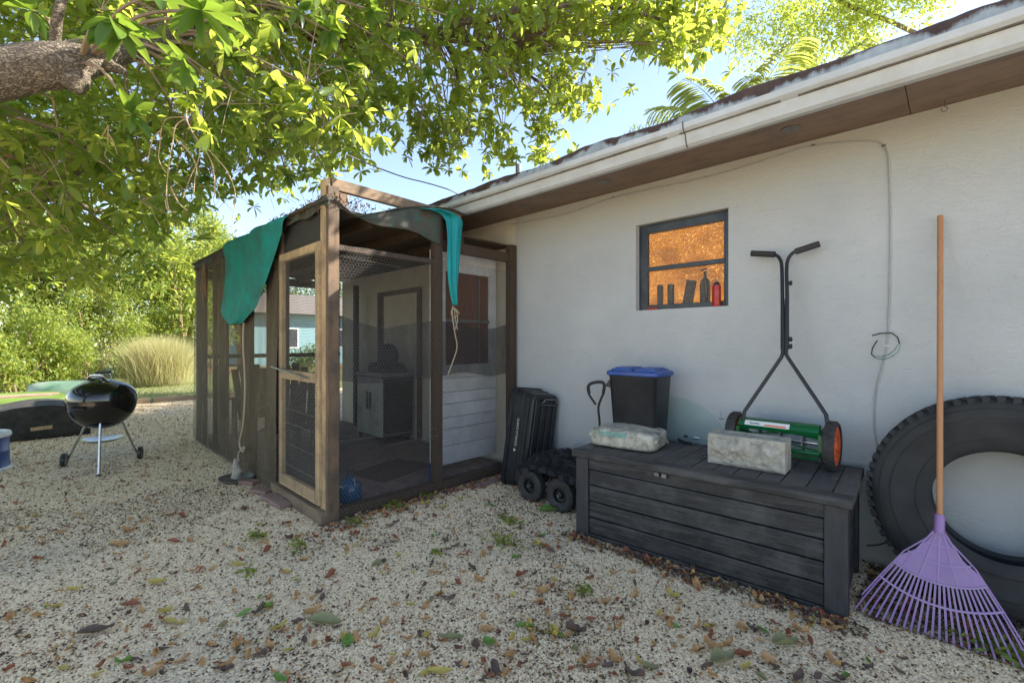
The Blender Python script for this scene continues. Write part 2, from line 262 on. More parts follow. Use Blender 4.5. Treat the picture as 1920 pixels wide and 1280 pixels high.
FL = {'orange': [(0, (.40, .20, .07)), (1, (.46, .27, .11))], 'rust': [(0, (.22, .075, .035)), (1, (.28, .1, .045))], 'brown': [(0, (.13, .085, .06)), (1, (.10, .06, .045))],
      'yellow': [(0, (.42, .30, .06)), (1, (.46, .36, .09))], 'green': [(0, (.10, .2, .03)), (1, (.15, .26, .05))], 'grey_green': [(0, (.19, .18, .075)), (1, (.24, .23, .11))]}
for k, s in FL.items(): M['fl_' + k] = mat('fallen_leaf_' + k, tuple(c * 1.15 for c in s[0][1]), tuple(c * 1.15 for c in s[1][1]), 20, rough=.6, bmp=.3)

# ------------------------------------------------------------------ mesh helpers
class MB:
    def __init__(s): s.v = []; s.f = []
    def add(s, vs, fs):
        o = len(s.v); s.v += [tuple(v) for v in vs]; s.f += [tuple(i + o for i in f) for f in fs]; return s
    def box(s, c, size, rot=None, taper=1.0):
        h = [x / 2 for x in size]; vs = []
        for z in (-1, 1):
            k = taper if z > 0 else 1
            for x, y in ((-1, -1), (1, -1), (1, 1), (-1, 1)): vs.append(Vector((x * h[0] * k, y * h[1] * k, z * h[2])))
        if rot is not None:
            m = rot if isinstance(rot, Matrix) else Euler(rot).to_matrix(); vs = [m @ v for v in vs]
        c = Vector(c); return s.add([v + c for v in vs], [(0, 3, 2, 1), (4, 5, 6, 7), (0, 1, 5, 4), (1, 2, 6, 5), (2, 3, 7, 6), (3, 0, 4, 7)])
    def span(s, a, b): return s.box([(a[i] + b[i]) / 2 for i in range(3)], [abs(b[i] - a[i]) for i in range(3)])
    def beam(s, a, b, w, h, up=(0, 0, 1)):
        a, b = Vector(a), Vector(b); d = (b - a); L = d.length; z = d.normalized(); u = Vector(up)
        if abs(z.dot(u)) > .95: u = Vector((0, 1, 0))
        x = u.cross(z).normalized(); y = z.cross(x); return s.box((a + b) / 2, (w, h, L), Matrix((x, y, z)).transposed())
    def tube(s, pts, r, seg=8, cap=True):
        pts = [Vector(p) for p in pts]; n = len(pts); rs = r if hasattr(r, '__len__') else [r] * n; vs = []; fs = []
        up = Vector((0, 0, 1)); t0 = (pts[1] - pts[0]).normalized()
        if abs(t0.dot(up)) > .9: up = Vector((1, 0, 0))
        x = up.cross(t0).normalized()
        for i, p in enumerate(pts):
            t = (pts[min(i + 1, n - 1)] - pts[max(i - 1, 0)]).normalized()
            x = (x - t * x.dot(t)).normalized(); y = t.cross(x)
            for k in range(seg):
                a = 2 * math.pi * k / seg; vs.append(p + (x * math.cos(a) + y * math.sin(a)) * rs[i])
        for i in range(n - 1):
            for k in range(seg): k2 = (k + 1) % seg; fs.append((i * seg + k, i * seg + k2, (i + 1) * seg + k2, (i + 1) * seg + k))
        if cap: fs.append(tuple(reversed(range(seg)))); fs.append(tuple((n - 1) * seg + k for k in range(seg)))
        return s.add(vs, fs)
    def lathe(s, prof, c=(0, 0, 0), axis=(0, 0, 1), seg=32, closed=False):
        ax = Vector(axis).normalized(); u = Vector((1, 0, 0)) if abs(ax.x) < .9 else Vector((0, 1, 0)); x = u.cross(ax).normalized(); y = ax.cross(x); c = Vector(c)
        vs = []; fs = []; n = len(prof)
        for r, h in prof:
            for k in range(seg): a = 2 * math.pi * k / seg; vs.append(c + ax * h + (x * math.cos(a) + y * math.sin(a)) * max(r, 1e-4))
        for i in range(n if closed else n - 1):
            j = (i + 1) % n
            for k in range(seg): k2 = (k + 1) % seg; fs.append((i * seg + k, i * seg + k2, j * seg + k2, j * seg + k))
        return s.add(vs, fs)
    def loft(s, loops, caps=(True, True)):
        n = len(loops[0]); vs = [v for l in loops for v in l]; fs = []
        for i in range(len(loops) - 1):
            for k in range(n): k2 = (k + 1) % n; fs.append((i * n + k, i * n + k2, (i + 1) * n + k2, (i + 1) * n + k))
        if caps[0]: fs.append(tuple(reversed(range(n))))
        if caps[1]: fs.append(tuple((len(loops) - 1) * n + k for k in range(n)))
        return s.add(vs, fs)
    def grid(s, fn, nu, nv, thick=0):
        vs = []; fs = []
        for j in range(nv + 1):
            for i in range(nu + 1): vs.append(fn(i / nu, j / nv))
        for j in range(nv):
            for i in range(nu): a = j * (nu + 1) + i; fs.append((a, a + 1, a + nu + 2, a + nu + 1))
        return s.add(vs, fs)
def rrect(w, h, r, n=4):
    out = []
    for cx, cy, a0 in ((w / 2 - r, h / 2 - r, 0), (-w / 2 + r, h / 2 - r, 90), (-w / 2 + r, -h / 2 + r, 180), (w / 2 - r, -h / 2 + r, 270)):
        for k in range(n + 1): a = R(a0 + 90 * k / n); out.append((cx + r * math.cos(a), cy + r * math.sin(a)))
    return out
W = {}
def link(name, me, parent=None, loc=None):
    o = bpy.data.objects.new(name, me); col.objects.link(o)
    if loc is not None: o.location = loc
    if parent is not None: o.parent = parent
    return o
def tag(o, label=None, cat=None, group=None, kind=None):
    if label: o['label'] = label
    if cat: o['category'] = cat
    if group: o['group'] = group
    if kind: o['kind'] = kind
    return o
def thing(name, loc, label, cat, group=None, rz=0):
    o = link(name, None, None, loc); o.rotation_euler = (0, 0, rz); o.empty_display_size = .1
    W[o.name] = Matrix.Translation(Vector(loc)) @ Matrix.Rotation(rz, 4, 'Z'); return tag(o, label, cat, group)
def obj(name, mb, m, parent=None, local=False, smooth=35, bev=0, solid=0, sub=0):
    """one mesh object; world coordinates unless local"""
    vs = [Vector(v) for v in mb.v]; loc = None
    if parent is not None:
        mt = W[parent.name]
        if not local: inv = mt.inverted(); vs = [inv @ v for v in vs]
    else:
        mn = [min(v[i] for v in vs) for i in range(3)]; mx = [max(v[i] for v in vs) for i in range(3)]
        loc = Vector(((mn[0] + mx[0]) / 2, (mn[1] + mx[1]) / 2, mn[2])); vs = [v - loc for v in vs]; mt = Matrix.Translation(loc)
    me = bpy.data.meshes.new(name); me.from_pydata([tuple(v) for v in vs], [], mb.f); me.materials.append(m if not isinstance(m, str) else M[m]); me.update()
    if smooth:
        me.polygons.foreach_set('use_smooth', [True] * len(me.polygons)); me.set_sharp_from_angle(angle=R(smooth))
    o = link(name, me, parent, loc); W[o.name] = mt
    if solid: x = o.modifiers.new('solidify', 'SOLIDIFY'); x.thickness = solid; x.offset = 0
    if sub: x = o.modifiers.new('subsurf', 'SUBSURF'); x.levels = x.render_levels = sub
    if bev: x = o.modifiers.new('bevel', 'BEVEL'); x.width = bev; x.segments = 2; x.limit_method = 'ANGLE'
    return o
def dup_tree(o, parent=None):
    c = o.copy(); col.objects.link(c); c.parent = parent
    for ch in o.children: dup_tree(ch, c)
    return c
def np_mesh(name, V, T, m, parent=None, rnd=None, smooth=True, org=None):
    V = np.asarray(V, dtype=np.float32).reshape(-1, 3); T = np.asarray(T, dtype=np.int32).reshape(-1, 3)
    loc = None
    if parent is not None: loc0 = np.array(W[parent.name].translation, dtype=np.float32); mt = W[parent.name]
    else:
        loc0 = np.array([V[:, 0].mean(), V[:, 1].mean(), V[:, 2].min()], dtype=np.float32) if org is None else np.array(org, dtype=np.float32)
        loc = Vector([float(x) for x in loc0]); mt = Matrix.Translation(loc)
    V = V - loc0
    me = bpy.data.meshes.new(name); me.vertices.add(len(V)); me.vertices.foreach_set('co', V.ravel())
    me.loops.add(len(T) * 3); me.loops.foreach_set('vertex_index', T.ravel()); me.polygons.add(len(T))
    me.polygons.foreach_set('loop_start', np.arange(0, len(T) * 3, 3, dtype=np.int32)); me.polygons.foreach_set('loop_total', np.full(len(T), 3, dtype=np.int32))
    if smooth: me.polygons.foreach_set('use_smooth', np.ones(len(T), dtype=bool))
    me.update(calc_edges=True)
    if rnd is not None: a = me.attributes.new('rnd', 'FLOAT', 'POINT'); a.data.foreach_set('value', np.asarray(rnd, dtype=np.float32))
    me.materials.append(M[m] if isinstance(m, str) else m)
    o = link(name, me, parent, loc); W[o.name] = mt; return o
def norm(a): return a / np.maximum(np.linalg.norm(a, axis=-1, keepdims=True), 1e-6)
LEAF = np.array([(0, 0, 0), (-.26, .28, .04), (0, .28, 0), (.26, .28, .04), (-.42, .60, .06), (0, .60, -.01), (.42, .60, .06), (-.27, .86, .02), (0, .87, -.05), (.27, .86, .02), (0, 1, -.09)], dtype=np.float32)
LEAF_T = np.array([(0, 2, 1), (0, 3, 2), (1, 2, 5), (1, 5, 4), (2, 3, 6), (2, 6, 5), (4, 5, 8), (4, 8, 7), (5, 6, 9), (5, 9, 8), (7, 8, 10), (8, 9, 10)])
SML = np.array([(0, 0, 0), (-.38, .5, .05), (.38, .5, .05), (0, 1, -.05)], dtype=np.float32); SML_T = np.array([(0, 2, 1), (1, 2, 3)])
def leaves(P, D, L, Wd, shape=(LEAF, LEAF_T), droop=.15):
    """P base points, D directions, L lengths, Wd widths -> verts, tris, rnd"""
    S, T = shape; n = len(P); D = norm(D); U = rng.normal(size=(n, 3)) * .5 + np.array([0, 0, 1.0]); X = norm(np.cross(D, U)); N = np.cross(X, D)
    s = S[None]; V = P[:, None] + X[:, None] * s[..., 0:1] * Wd[:, None, None] + D[:, None] * s[..., 1:2] * L[:, None, None] + N[:, None] * s[..., 2:3] * L[:, None, None]
    V[..., 2] -= droop * L[:, None] * s[..., 1] ** 2
    TT = T[None] + (np.arange(n) * len(S))[:, None, None]
    return V.reshape(-1, 3), TT.reshape(-1, 3), np.repeat(rng.random(n), len(S))
def rosettes(C, per, length, axis=None):
    """whorls of leaves round twig ends"""
    n = len(C); A = norm(rng.normal(size=(n, 3)) + np.array([0, 0, .1])) if axis is None else norm(axis)
    B = norm(np.cross(A, rng.normal(size=(n, 3)))); Cc = np.cross(A, B)
    ang = (np.arange(per)[None] * 2 * math.pi / per + rng.random((n, 1)) * 6) + rng.normal(size=(n, per)) * .2
    D = B[:, None] * np.cos(ang)[..., None] + Cc[:, None] * np.sin(ang)[..., None] + A[:, None] * (.15 + rng.random((n, per, 1)) * .7)
    P = np.repeat(C[:, None], per, 1).reshape(-1, 3); D = D.reshape(-1, 3); L = length * (.6 + .7 * rng.random(len(P)))
    return leaves(P, D, L, L * .52)

# ------------------------------------------------------------------ THE SETTING: ground
WALL_Y = 3.65
def gz(x, y): return 0.012 * noise.noise(Vector((x * .8, y * .8, 0)))
def ground_fn(x0, x1, y0, y1):
    return lambda u, v: (x0 + (x1 - x0) * u, y0 + (y1 - y0) * v, 0)
g = MB(); g.span((-60, -40, -.2), (30, 60, -.01)); tag(obj('ground', g, 'ground', smooth=0), kind='structure')
# second sheet: near gravel bed where the stones lie
g = MB(); g.grid(lambda u, v: (-13.2 + 14.7 * u, -4 + 7.64 * v, gz(-13.2 + 14.7 * u, -4 + 7.64 * v)), 80, 50); tag(obj('gravel_path', g, 'ground'), kind='structure')
g = MB(); g.grid(lambda u, v: (-60 + 46.6 * u, -40 + 90 * v, .004), 2, 2); tag(obj('lawn', g, 'lawn'), kind='structure')
g = MB(); g.grid(lambda u, v: (-27 + 4 * u, 3 + 16 * v, .03), 2, 2); tag(obj('mulch_bed', g, 'mulch'), kind='structure')
# lawn grass blades
n = 26000; P = np.stack([-13.5 - 14 * rng.random(n) ** 1.5, -6 + 20 * rng.random(n), np.full(n, .0)], 1)
V, T, r_ = leaves(P, rng.normal(size=(n, 3)) * .4 + np.array([0, 0, 1.]), .06 + .10 * rng.random(n), np.full(n, .015), (SML, SML_T), .1)
tag(np_mesh('grass', V, T, 'leaf_grass', rnd=r_), 'short sunlit lawn grass beyond the timber edging', 'grass', kind='stuff')

def scatter(name, quad_polys, density, size, m, label, cat, seed=0, flat=.65, z=.0, sub=1):
    me = bpy.data.meshes.new(name); vs = []; fs = []
    for p in quad_polys: o = len(vs); vs += [(x, y, z) for x, y in p]; fs.append(tuple(range(o, o + len(p))))
    me.from_pydata(vs, [], fs); me.materials.append(M[m]); ob = link(name, me); W[ob.name] = Matrix(); tag(ob, label, cat, kind='stuff')
    ng = bpy.data.node_groups.new(name + '_nodes', 'GeometryNodeTree')
    ng.interface.new_socket('Geometry', in_out='INPUT', socket_type='NodeSocketGeometry'); ng.interface.new_socket('Geometry', in_out='OUTPUT', socket_type='NodeSocketGeometry')
    N = ng.nodes; Lk = ng.links; gi = N.new('NodeGroupInput'); go = N.new('NodeGroupOutput')
    di = N.new('GeometryNodeDistributePointsOnFaces'); di.inputs['Density'].default_value = density; di.inputs['Seed'].default_value = seed
    ico = N.new('GeometryNodeMeshIcoSphere'); ico.inputs['Radius'].default_value = 1; ico.inputs['Subdivisions'].default_value = sub
    join = N.new('GeometryNodeJoinGeometry')
    for k in range(4):
        sp = N.new('GeometryNodeSetPosition'); nz = N.new('ShaderNodeTexNoise'); nz.noise_dimensions = '4D'; nz.inputs['W'].default_value = k * 3.7; nz.inputs['Scale'].default_value = .9
        sb = N.new('ShaderNodeVectorMath'); sb.operation = 'SUBTRACT'; sb.inputs[1].default_value = (.5, .5, .5); sc_ = N.new('ShaderNodeVectorMath'); sc_.operation = 'SCALE'; sc_.inputs['Scale'].default_value = 2.2
        Lk.new(nz.outputs['Color'], sb.inputs[0]); Lk.new(sb.outputs[0], sc_.inputs[0]); Lk.new(sc_.outputs[0], sp.inputs['Offset']); Lk.new(ico.outputs[0], sp.inputs[0])
        tr = N.new('GeometryNodeTransform'); tr.inputs['Scale'].default_value = (1.15, .85, flat); Lk.new(sp.outputs[0], tr.inputs[0])
        sm = N.new('GeometryNodeSetMaterial'); sm.inputs['Material'].default_value = M[m]; Lk.new(tr.outputs[0], sm.inputs[0])
        gti = N.new('GeometryNodeGeometryToInstance'); Lk.new(sm.outputs[0], gti.inputs[0]); Lk.new(gti.outputs[0], join.inputs[0])
    ip = N.new('GeometryNodeInstanceOnPoints'); ip.inputs['Pick Instance'].default_value = True
    Lk.new(gi.outputs[0], di.inputs[0]); Lk.new(di.outputs['Points'], ip.inputs['Points']); Lk.new(join.outputs[0], ip.inputs['Instance'])
    rr = N.new('FunctionNodeRandomValue'); rr.data_type = 'FLOAT_VECTOR'; rr.inputs[0].default_value = (-.5, -.5, 0); rr.inputs[1].default_value = (.5, .5, 6.28)
    rs = N.new('FunctionNodeRandomValue'); rs.data_type = 'FLOAT'; rs.inputs[2].default_value = size * .5; rs.inputs[3].default_value = size * 1.15; rs.inputs['Seed'].default_value = 5
    Lk.new(rr.outputs[0], ip.inputs['Rotation']); Lk.new(rs.outputs[1], ip.inputs['Scale']); Lk.new(ip.outputs[0], go.inputs[0])
    md = ob.modifiers.new('scatter', 'NODES'); md.node_group = ng; return ob
grs = random.Random(4)
ZONES = [[], [], []]; CS = .22
for i in range(int(14.6 / CS)):
    for j in range(int(7.6 / CS) + 1):
        x, y = -13.1 + i * CS, -4 + j * CS; cx_, cy_ = x + CS / 2, y + CS / 2
        if cy_ > 3.62 or (cx_ < -3.42 and cx_ > -7.85 and cy_ > 1.46): continue
        d = cx_ * FW.x + cy_ * FW.y; r_ = cx_ * RT.x + cy_ * RT.y
        if d < .9 or abs(r_) > 1.22 * d + .5: continue
        dd = d + grs.gauss(0, .28); k = 0 if dd < 3.1 else 1 if dd < 5.2 else 2
        ZONES[k].append([(x, y), (x + CS, y), (x + CS, y + CS), (x, y + CS)])
scatter('gravel', ZONES[0], 15500, .0072, 'stone', 'pale crushed gravel in the foreground', 'gravel', 1)
scatter('gravel', ZONES[1], 11500, .0080, 'stone', 'pale crushed gravel in the middle distance', 'gravel', 2)
scatter('gravel', ZONES[2], 5200, .0105, 'stone', 'pale crushed gravel towards the grill and beyond', 'gravel', 3)
DARK = [c for z_ in ZONES[:2] for c in z_ if noise.noise(Vector((c[0][0] * .9, c[0][1] * 1.1, 2))) + .3 * noise.noise(Vector((c[0][0] * 2.5, c[0][1] * 2.5, 7))) > .16]
scatter('leaf_crumbs', DARK, 1300, .0060, 'chips', 'dark crumbs gathered in worn patches of the gravel', 'leaf litter', 9, .3, .010)
scatter('leaf_crumbs', ZONES[0], 420, .0065, 'chips', 'dark crumbled leaf bits and seed husks between the gravel', 'leaf litter', 4, .3, .010)
scatter('leaf_crumbs', ZONES[1] + ZONES[2], 260, .0085, 'chips', 'dark crumbled leaf bits on the gravel farther back', 'leaf litter', 5, .3, .012)
scatter('leaf_crumbs', [[(-2.05, 2.58), (-.3, 2.68), (-.3, 2.8), (-2.05, 2.72)], [(-.38, 2.9), (.5, 2.9), (.5, 3.6), (-.38, 3.6)]], 3000, .010, 'chips', 'dark leaf crumbs piled along the box foot and below the tyre', 'leaf litter', 6, .25, .014)

# ------------------------------------------------------------------ HOUSE
EAVE_Y, XW0, XW1 = 2.95, -7.9, 4.0
house = thing('house', (-2, WALL_Y, 0), 'white stucco house with brown soffit, white gutter and one small dark framed window', 'house')
wx0, wx1, wz0, wz1 = -2.03, -1.25, 1.672, 2.42
b = MB()
for a, c in (((-3.5, WALL_Y, -.1), (wx0, WALL_Y + .2, 2.765)), ((wx1, WALL_Y, -.1), (XW1, WALL_Y + .2, 2.765)), ((wx0, WALL_Y, -.1), (wx1, WALL_Y + .2, wz0)), ((wx0, WALL_Y, wz1), (wx1, WALL_Y + .2, 2.765))): b.span(a, c)
b.span((XW0, WALL_Y + .2, -.1), (XW0 + .2, 11.4, 2.765)); b.span((XW1 - .2, WALL_Y + .2, -.1), (XW1, 11.4, 2.765)); b.span((XW0, 11.4, -.1), (XW1, 11.6, 2.765))
wall = obj('wall', b, 'stucco', house, smooth=0); cwl = obj('wall', MB().span((XW0 + .202, WALL_Y + .004, -.1), (-3.502, WALL_Y + .19, 2.765)), 'beige_wall', house, smooth=0); cwl['label'] = 'cream wall at the back of the screened porch'
wall['label'] = 'textured white stucco wall with grime under the eave'
b = MB(); XE0, XE1 = -8.3, 4.3
seam = [-8.3, -5.6, -3.2, -.2, 2.2, 4.3]
for x0, x1 in zip(seam[:-1], seam[1:]):
    s_ = MB(); s_.span((x0 + .002, 3.06, 2.767), (x1 - .002, WALL_Y + .3, 2.785)); obj('soffit_panel', s_, 'soffit', house, smooth=0)
b = MB(); b.span((XE0, 3.035, 2.70), (XE1, 3.058, 2.86)); obj('fascia', b, 'gutter', house, smooth=0)
# K-style gutter, two lengths with a joint
def gut(x0, x1, name='gutter'):
    prof = [(3.03, 2.69), (2.985, 2.685), (2.965, 2.70), (2.955, 2.735), (2.945, 2.765), (2.925, 2.775), (2.912, 2.79), (2.91, 2.825), (2.925, 2.828), (2.93, 2.815), (2.945, 2.79), (2.99, 2.70), (3.02, 2.705), (3.03, 2.83)]
    n_ = 24; loops = []
    for i in range(n_ + 1):
        x = x0 + (x1 - x0) * i / n_; dz = .004 * noise.noise(Vector((x * 1.3, 0, 5))); loops.append([(x, y, z + dz) for y, z in prof])
    m_ = MB(); m_.loft(loops, (True, True)); return obj(name, m_, 'gutter', house, smooth=25)
gut(XE0, wy(1283, 260, 2.93).x - .002); gut(wy(1283, 260, 2.93).x + .002, XE1)
b = MB(); xj = wy(1283, 260, 2.93).x
pr = [(2.98, 2.681), (2.961, 2.698), (2.951, 2.735), (2.941, 2.762), (2.921, 2.772), (2.907, 2.79), (2.905, 2.829)]
b.tube([(xj, y, z) for y, z in pr], .0035, 5); obj('gutter_joint', b, 'grime', house)
b = MB(); random.seed(3)
x = XE0
while x < XE1:
    l = random.uniform(.02, .12)
    if random.random() < .93: b.span((x, 2.930 - random.uniform(0, .003), 2.766), (x + l, 2.9485, 2.774 + random.uniform(0, .006)))
    x += l
obj('gutter_dirt', b, 'grime', house, smooth=0)['kind'] = 'stuff'
# flashing / roof edge, uneven top
b = MB(); n_ = 260; lo = []
for i in range(n_ + 1):
    x = XE0 + (XE1 - XE0) * i / n_; t = 2.955 + .03 * noise.noise(Vector((x * 1.7, 3, 0))) + .010 * noise.noise(Vector((x * 9, 1, 0))); k = .006 * noise.noise(Vector((x * 3, 9, 0)))
    lo.append([(x, 3.03 + k, 2.832), (x, 3.035 + k, t - .015), (x, 3.05 + k, t), (x, 3.10, t + .01), (x, 3.10, 2.832)])
b.loft(lo); obj('drip_edge', b, 'flashing', house, smooth=40)
b = MB(); b.add([(XE0, 3.10, 2.95), (XE1, 3.10, 2.95), (XE1, 7.6, 4.15), (XE0, 7.6, 4.15), (XE0, 12.1, 2.95), (XE1, 12.1, 2.95), (XE0, 3.10, 2.87), (XE1, 3.10, 2.87), (XE0, 12.1, 2.87), (XE1, 12.1, 2.87)],
             [(0, 1, 2, 3), (3, 2, 5, 4), (6, 8, 9, 7), (0, 6, 7, 1), (4, 5, 9, 8), (0, 3, 4, 8, 6), (1, 7, 9, 5, 2)]); obj('roof', b, 'roof', house, smooth=0)
p = wy(972, 318, 3.5); b = MB(); b.tube([(p.x, 3.5, 2.9), (p.x, 3.5, p.z + .05)], .03, 14); obj('vent_pipe', b, 'metal_dull', house)
# ridge of debris and dry twigs on the roof edge
for (px, py) in ((1482, 242), (1131, 342)):
    q = pz(px, py, 2.765); b = MB(); b.lathe([(.0, 0), (.048, 0), (.052, -.003), (.055, 0), (.055, .003)], (q.x, q.y, 2.763), seg=28); l = obj('soffit_vent', b, 'metal_dull', house)
    b = MB(); b.lathe([(.0, -.001), (.05, -.001), (.05, .002)], (q.x, q.y, 2.762), seg=24); obj('vent_cover', b, 'metal_dull', l)
q = wy(1771, 200, 3.57); b = MB(); b.tube([(q.x, q.y, 2.767), (q.x, q.y, 2.73)], .003, 6)
b.tube([(q.x + .013 * math.sin(a), q.y, 2.716 + .014 * math.cos(a)) for a in [k * .55 for k in range(11)]], .0028, 6); obj('hook', b, 'metal_dull', house)
# window
win = obj('window', MB().span((wx0, WALL_Y + .06, wz0), (wx0 + .07, WALL_Y + .11, wz1)).span((wx1 - .045, WALL_Y + .06, wz0), (wx1, WALL_Y + .11, wz1))
          .span((wx0 + .07, WALL_Y + .06, wz1 - .075), (wx1 - .045, WALL_Y + .11, wz1)).span((wx0 + .07, WALL_Y + .05, wz0), (wx1 - .045, WALL_Y + .11, wz0 + .045)), 'window_frame', house, smooth=0, bev=.003)
win['label'] = 'small dark framed window with amber lit textured panes'
gx0, gx1, gm = wx0 + .07, wx1 - .045, 2.03
obj('meeting_rail', MB().span((gx0, WALL_Y + .055, gm - .017), (gx1, WALL_Y + .10, gm + .02)), 'window_frame', win, smooth=0, bev=.003)
for za, zb in ((wz0 + .045, gm - .017), (gm + .02, wz1 - .075)):
    for a, c in (((gx0, 0, za), (gx0 + .012, 0, zb)), ((gx1 - .01, 0, za), (gx1, 0, zb))):
        obj('sash_stile', MB().span((a[0], WALL_Y + .062, a[2]), (c[0], WALL_Y + .092, c[2])), 'window_frame', win, smooth=0)
    obj('pane', MB().span((gx0 + .012, WALL_Y + .074, za), (gx1 - .01, WALL_Y + .079, zb)), 'obscure', win, smooth=0)
obj('curtain', MB().span((wx0 - .02, WALL_Y + .24, wz0 - .03), (wx1 + .02, WALL_Y + .245, wz1 + .03)), 'glow', win, smooth=0)  # added glowing panel, stands in for the lit room behind the panes
obj('inner_sill', MB().span((wx0, WALL_Y + .11, wz0 - .01), (wx1, WALL_Y + .235, wz0 + .035)), 'window_frame', win, smooth=0)
# things on the inside sill, seen as silhouettes
def sil(px, w_, h, name, label, cat, kind='jar', tilt=0):
    q = wy(px, 560, WALL_Y + .15); m_ = MB(); z = wz0 + .036; w_ *= 1.05; h *= 1.25; r_ = w_ / 2
    if kind == 'pump': m_.lathe([(0, 0), (r_, 0), (r_, h * .55), (r_ * .8, h * .68), (r_ * .3, h * .76), (r_ * .25, h * .9), (r_ * .5, h * .92), (0, h * .95)], (q.x, q.y, z), seg=20); m_.beam((q.x - r_ * .9, q.y, z + h * .97), (q.x + r_ * .3, q.y, z + h), .012, .012)
    elif kind == 'box': m_.box((q.x, q.y, z + h / 2 + .006), (w_, .05, h), (0, R(tilt), 0))
    else: m_.lathe([(0, 0), (r_, 0), (r_, h * .93), (r_ * .85, h), (0, h)], (q.x, q.y, z), seg=20)
    tag(obj(name, m_, 'dark_stuff', None), label, cat)
sil(1238, .05, .15, 'bottle', 'narrow dark bottle standing leftmost behind the amber window pane', 'bottle')
sil(1258, .055, .15, 'jar', 'squat dark jar behind the amber pane, beside the narrow bottle', 'jar')
sil(1293, .065, .16, 'carton', 'tilted dark carton leaning behind the amber window pane', 'carton', 'box', 11)
sil(1322, .075, .23, 'pump_bottle', 'dark pump bottle silhouetted behind the amber window pane', 'bottle', 'pump')
# red can and lighter on the outer sill
q = wy(1343, 574, WALL_Y + .02); can = thing('spray_can', (q.x, WALL_Y + .026, wz0 + .002), 'red metal fuel can with black cap standing on the outer window sill', 'can')
obj('can_body', MB().lathe([(0, 0), (.030, 0), (.032, .004), (.032, .155), (.029, .165), (0, .165)], seg=28), 'red', can, local=True)
obj('cap', MB().lathe([(.024, .165), (.024, .175), (.016, .188), (.012, .19), (0, .192)], seg=20), 'black_plastic', can, local=True)
obj('nozzle', MB().tube([(0, 0, .19), (.002, 0, .215)], .003, 6).beam((-.008, 0, .205), (.01, 0, .208), .004, .004), 'metal_dull', can, local=True)
q = wy(1222, 581, WALL_Y + .02); tag(obj('lighter', MB().tube([(q.x - .04, q.y, wz0 + .010), (q.x + .035, q.y, wz0 + .012)], .009, 10).tube([(q.x + .036, q.y, wz0 + .012), (q.x + .055, q.y, wz0 + .012)], .007, 8), 'red'), 'small red lighter lying at the left corner of the window sill', 'lighter')
# cable on wall
def cab(pts, r_, m_, name, Y=WALL_Y - .006):
    out = []; P_ = [wy(x, y, Y) for x, y in pts]
    for i in range(len(P_) - 1):
        for k in range(6):
            t = k / 6; p0, p1, p2, p3 = P_[max(i - 1, 0)], P_[i], P_[i + 1], P_[min(i + 2, len(P_) - 1)]
            out.append(.5 * ((2 * p1) + (p2 - p0) * t + (2 * p0 - 5 * p1 + 4 * p2 - p3) * t * t + (3 * p1 - p0 - 3 * p2 + p3) * t ** 3))
    out.append(P_[-1]); return MB().tube(out, r_, 6)
tag(obj('cable', cab([(958, 421), (1060, 401), (1151, 370), (1280, 342), (1355, 324), (1440, 298), (1512, 275), (1600, 265), (1645, 266), (1662, 282), (1668, 330), (1669, 470), (1665, 625), (1656, 680), (1642, 735), (1639, 800), (1648, 850), (1660, 900)], .0055, None, ''), 'clear_wire'),
    'thin pale cable sagging under the eave then hanging down the white wall', 'cable')
tag(obj('cable', cab([(1625, 1022), (1645, 1021), (1668, 1014), (1690, 1005)], .005, None, ''), 'dark_cable'), 'short dark cable end low on the wall between box and tyre', 'cable')
for i, (px, py) in enumerate(((1525, 272), (1657, 273), (1150, 370), (1663, 648))):
    q = wy(px, py, WALL_Y - .01); m_ = MB().box(q, (.03 if i == 3 else .02, .012, .008)); tag(obj('cable_clip', m_, 'white_plastic' if i == 3 else 'dark_cable'), ['small clip holding the cable midway under the eave', 'clip at the bend where the cable turns down the wall', 'small clip holding the cable near the screened porch', 'white clip on the hanging cable behind the safety glasses'][i], 'clip')
# safety glasses hanging on the cable
gl = thing('safety_glasses', wy(1660, 650, WALL_Y - .03), 'clear safety glasses with dark arms hung on the cable by the mower', 'glasses')
def gp_(x, y, Y=WALL_Y - .03): return wy(x, y, Y)
obj('temple', MB().tube([gp_(1635, 629), gp_(1650, 625), gp_(1672, 624), gp_(1683, 632), gp_(1687, 645)], .004, 6), 'black_plastic', gl)
obj('temple', MB().tube([gp_(1645, 638), gp_(1636, 652), gp_(1634, 664), gp_(1642, 670)], .004, 6), 'black_plastic', gl)
obj('lens', MB().tube([gp_(1642, 670), gp_(1655, 671), gp_(1668, 667), gp_(1680, 658), gp_(1687, 645)], [.008, .012, .012, .012, .008], 8), 'glass', gl)

# ------------------------------------------------------------------ SCREENED PORCH
XF, YS, XB = -3.5, 1.56, -7.8
porch = thing('screened_porch', (XF, YS, 0), 'lean-to porch of weathered timber with chicken wire and dark screens', 'porch')
def post(x, y, z0, z1, wx_=.09, wy_=.09, m_='timber_old', name='post', parent=porch, label=None):
    o = obj(name, MB().span((x - wx_ / 2, y - wy_ / 2, z0), (x + wx_ / 2, y + wy_ / 2, z1)), m_, parent, smooth=0, bev=.004)
    if label: o['label'] = label
    return o
post(XF - .032, YS - .022, .0, 2.66, .09, .04, 'timber_new', label='pale new corner board')
post(XF + .028, YS + .01, .0, 2.60, .04, .09, 'timber_old')
post(XF, 2.58, .05, 2.62, .07, .09, 'timber_dark'); post(XF, WALL_Y - .07, .05, 2.45, .07, .10, 'timber_dark')
post(-4.47, YS, .03, 2.40, .09, .07, 'timber_old')
for x, w_ in ((-7.6, .42), (-6.45, .2), (-5.55, .30)): post(x, YS, .02, 2.44, w_, .05, 'timber_dark')
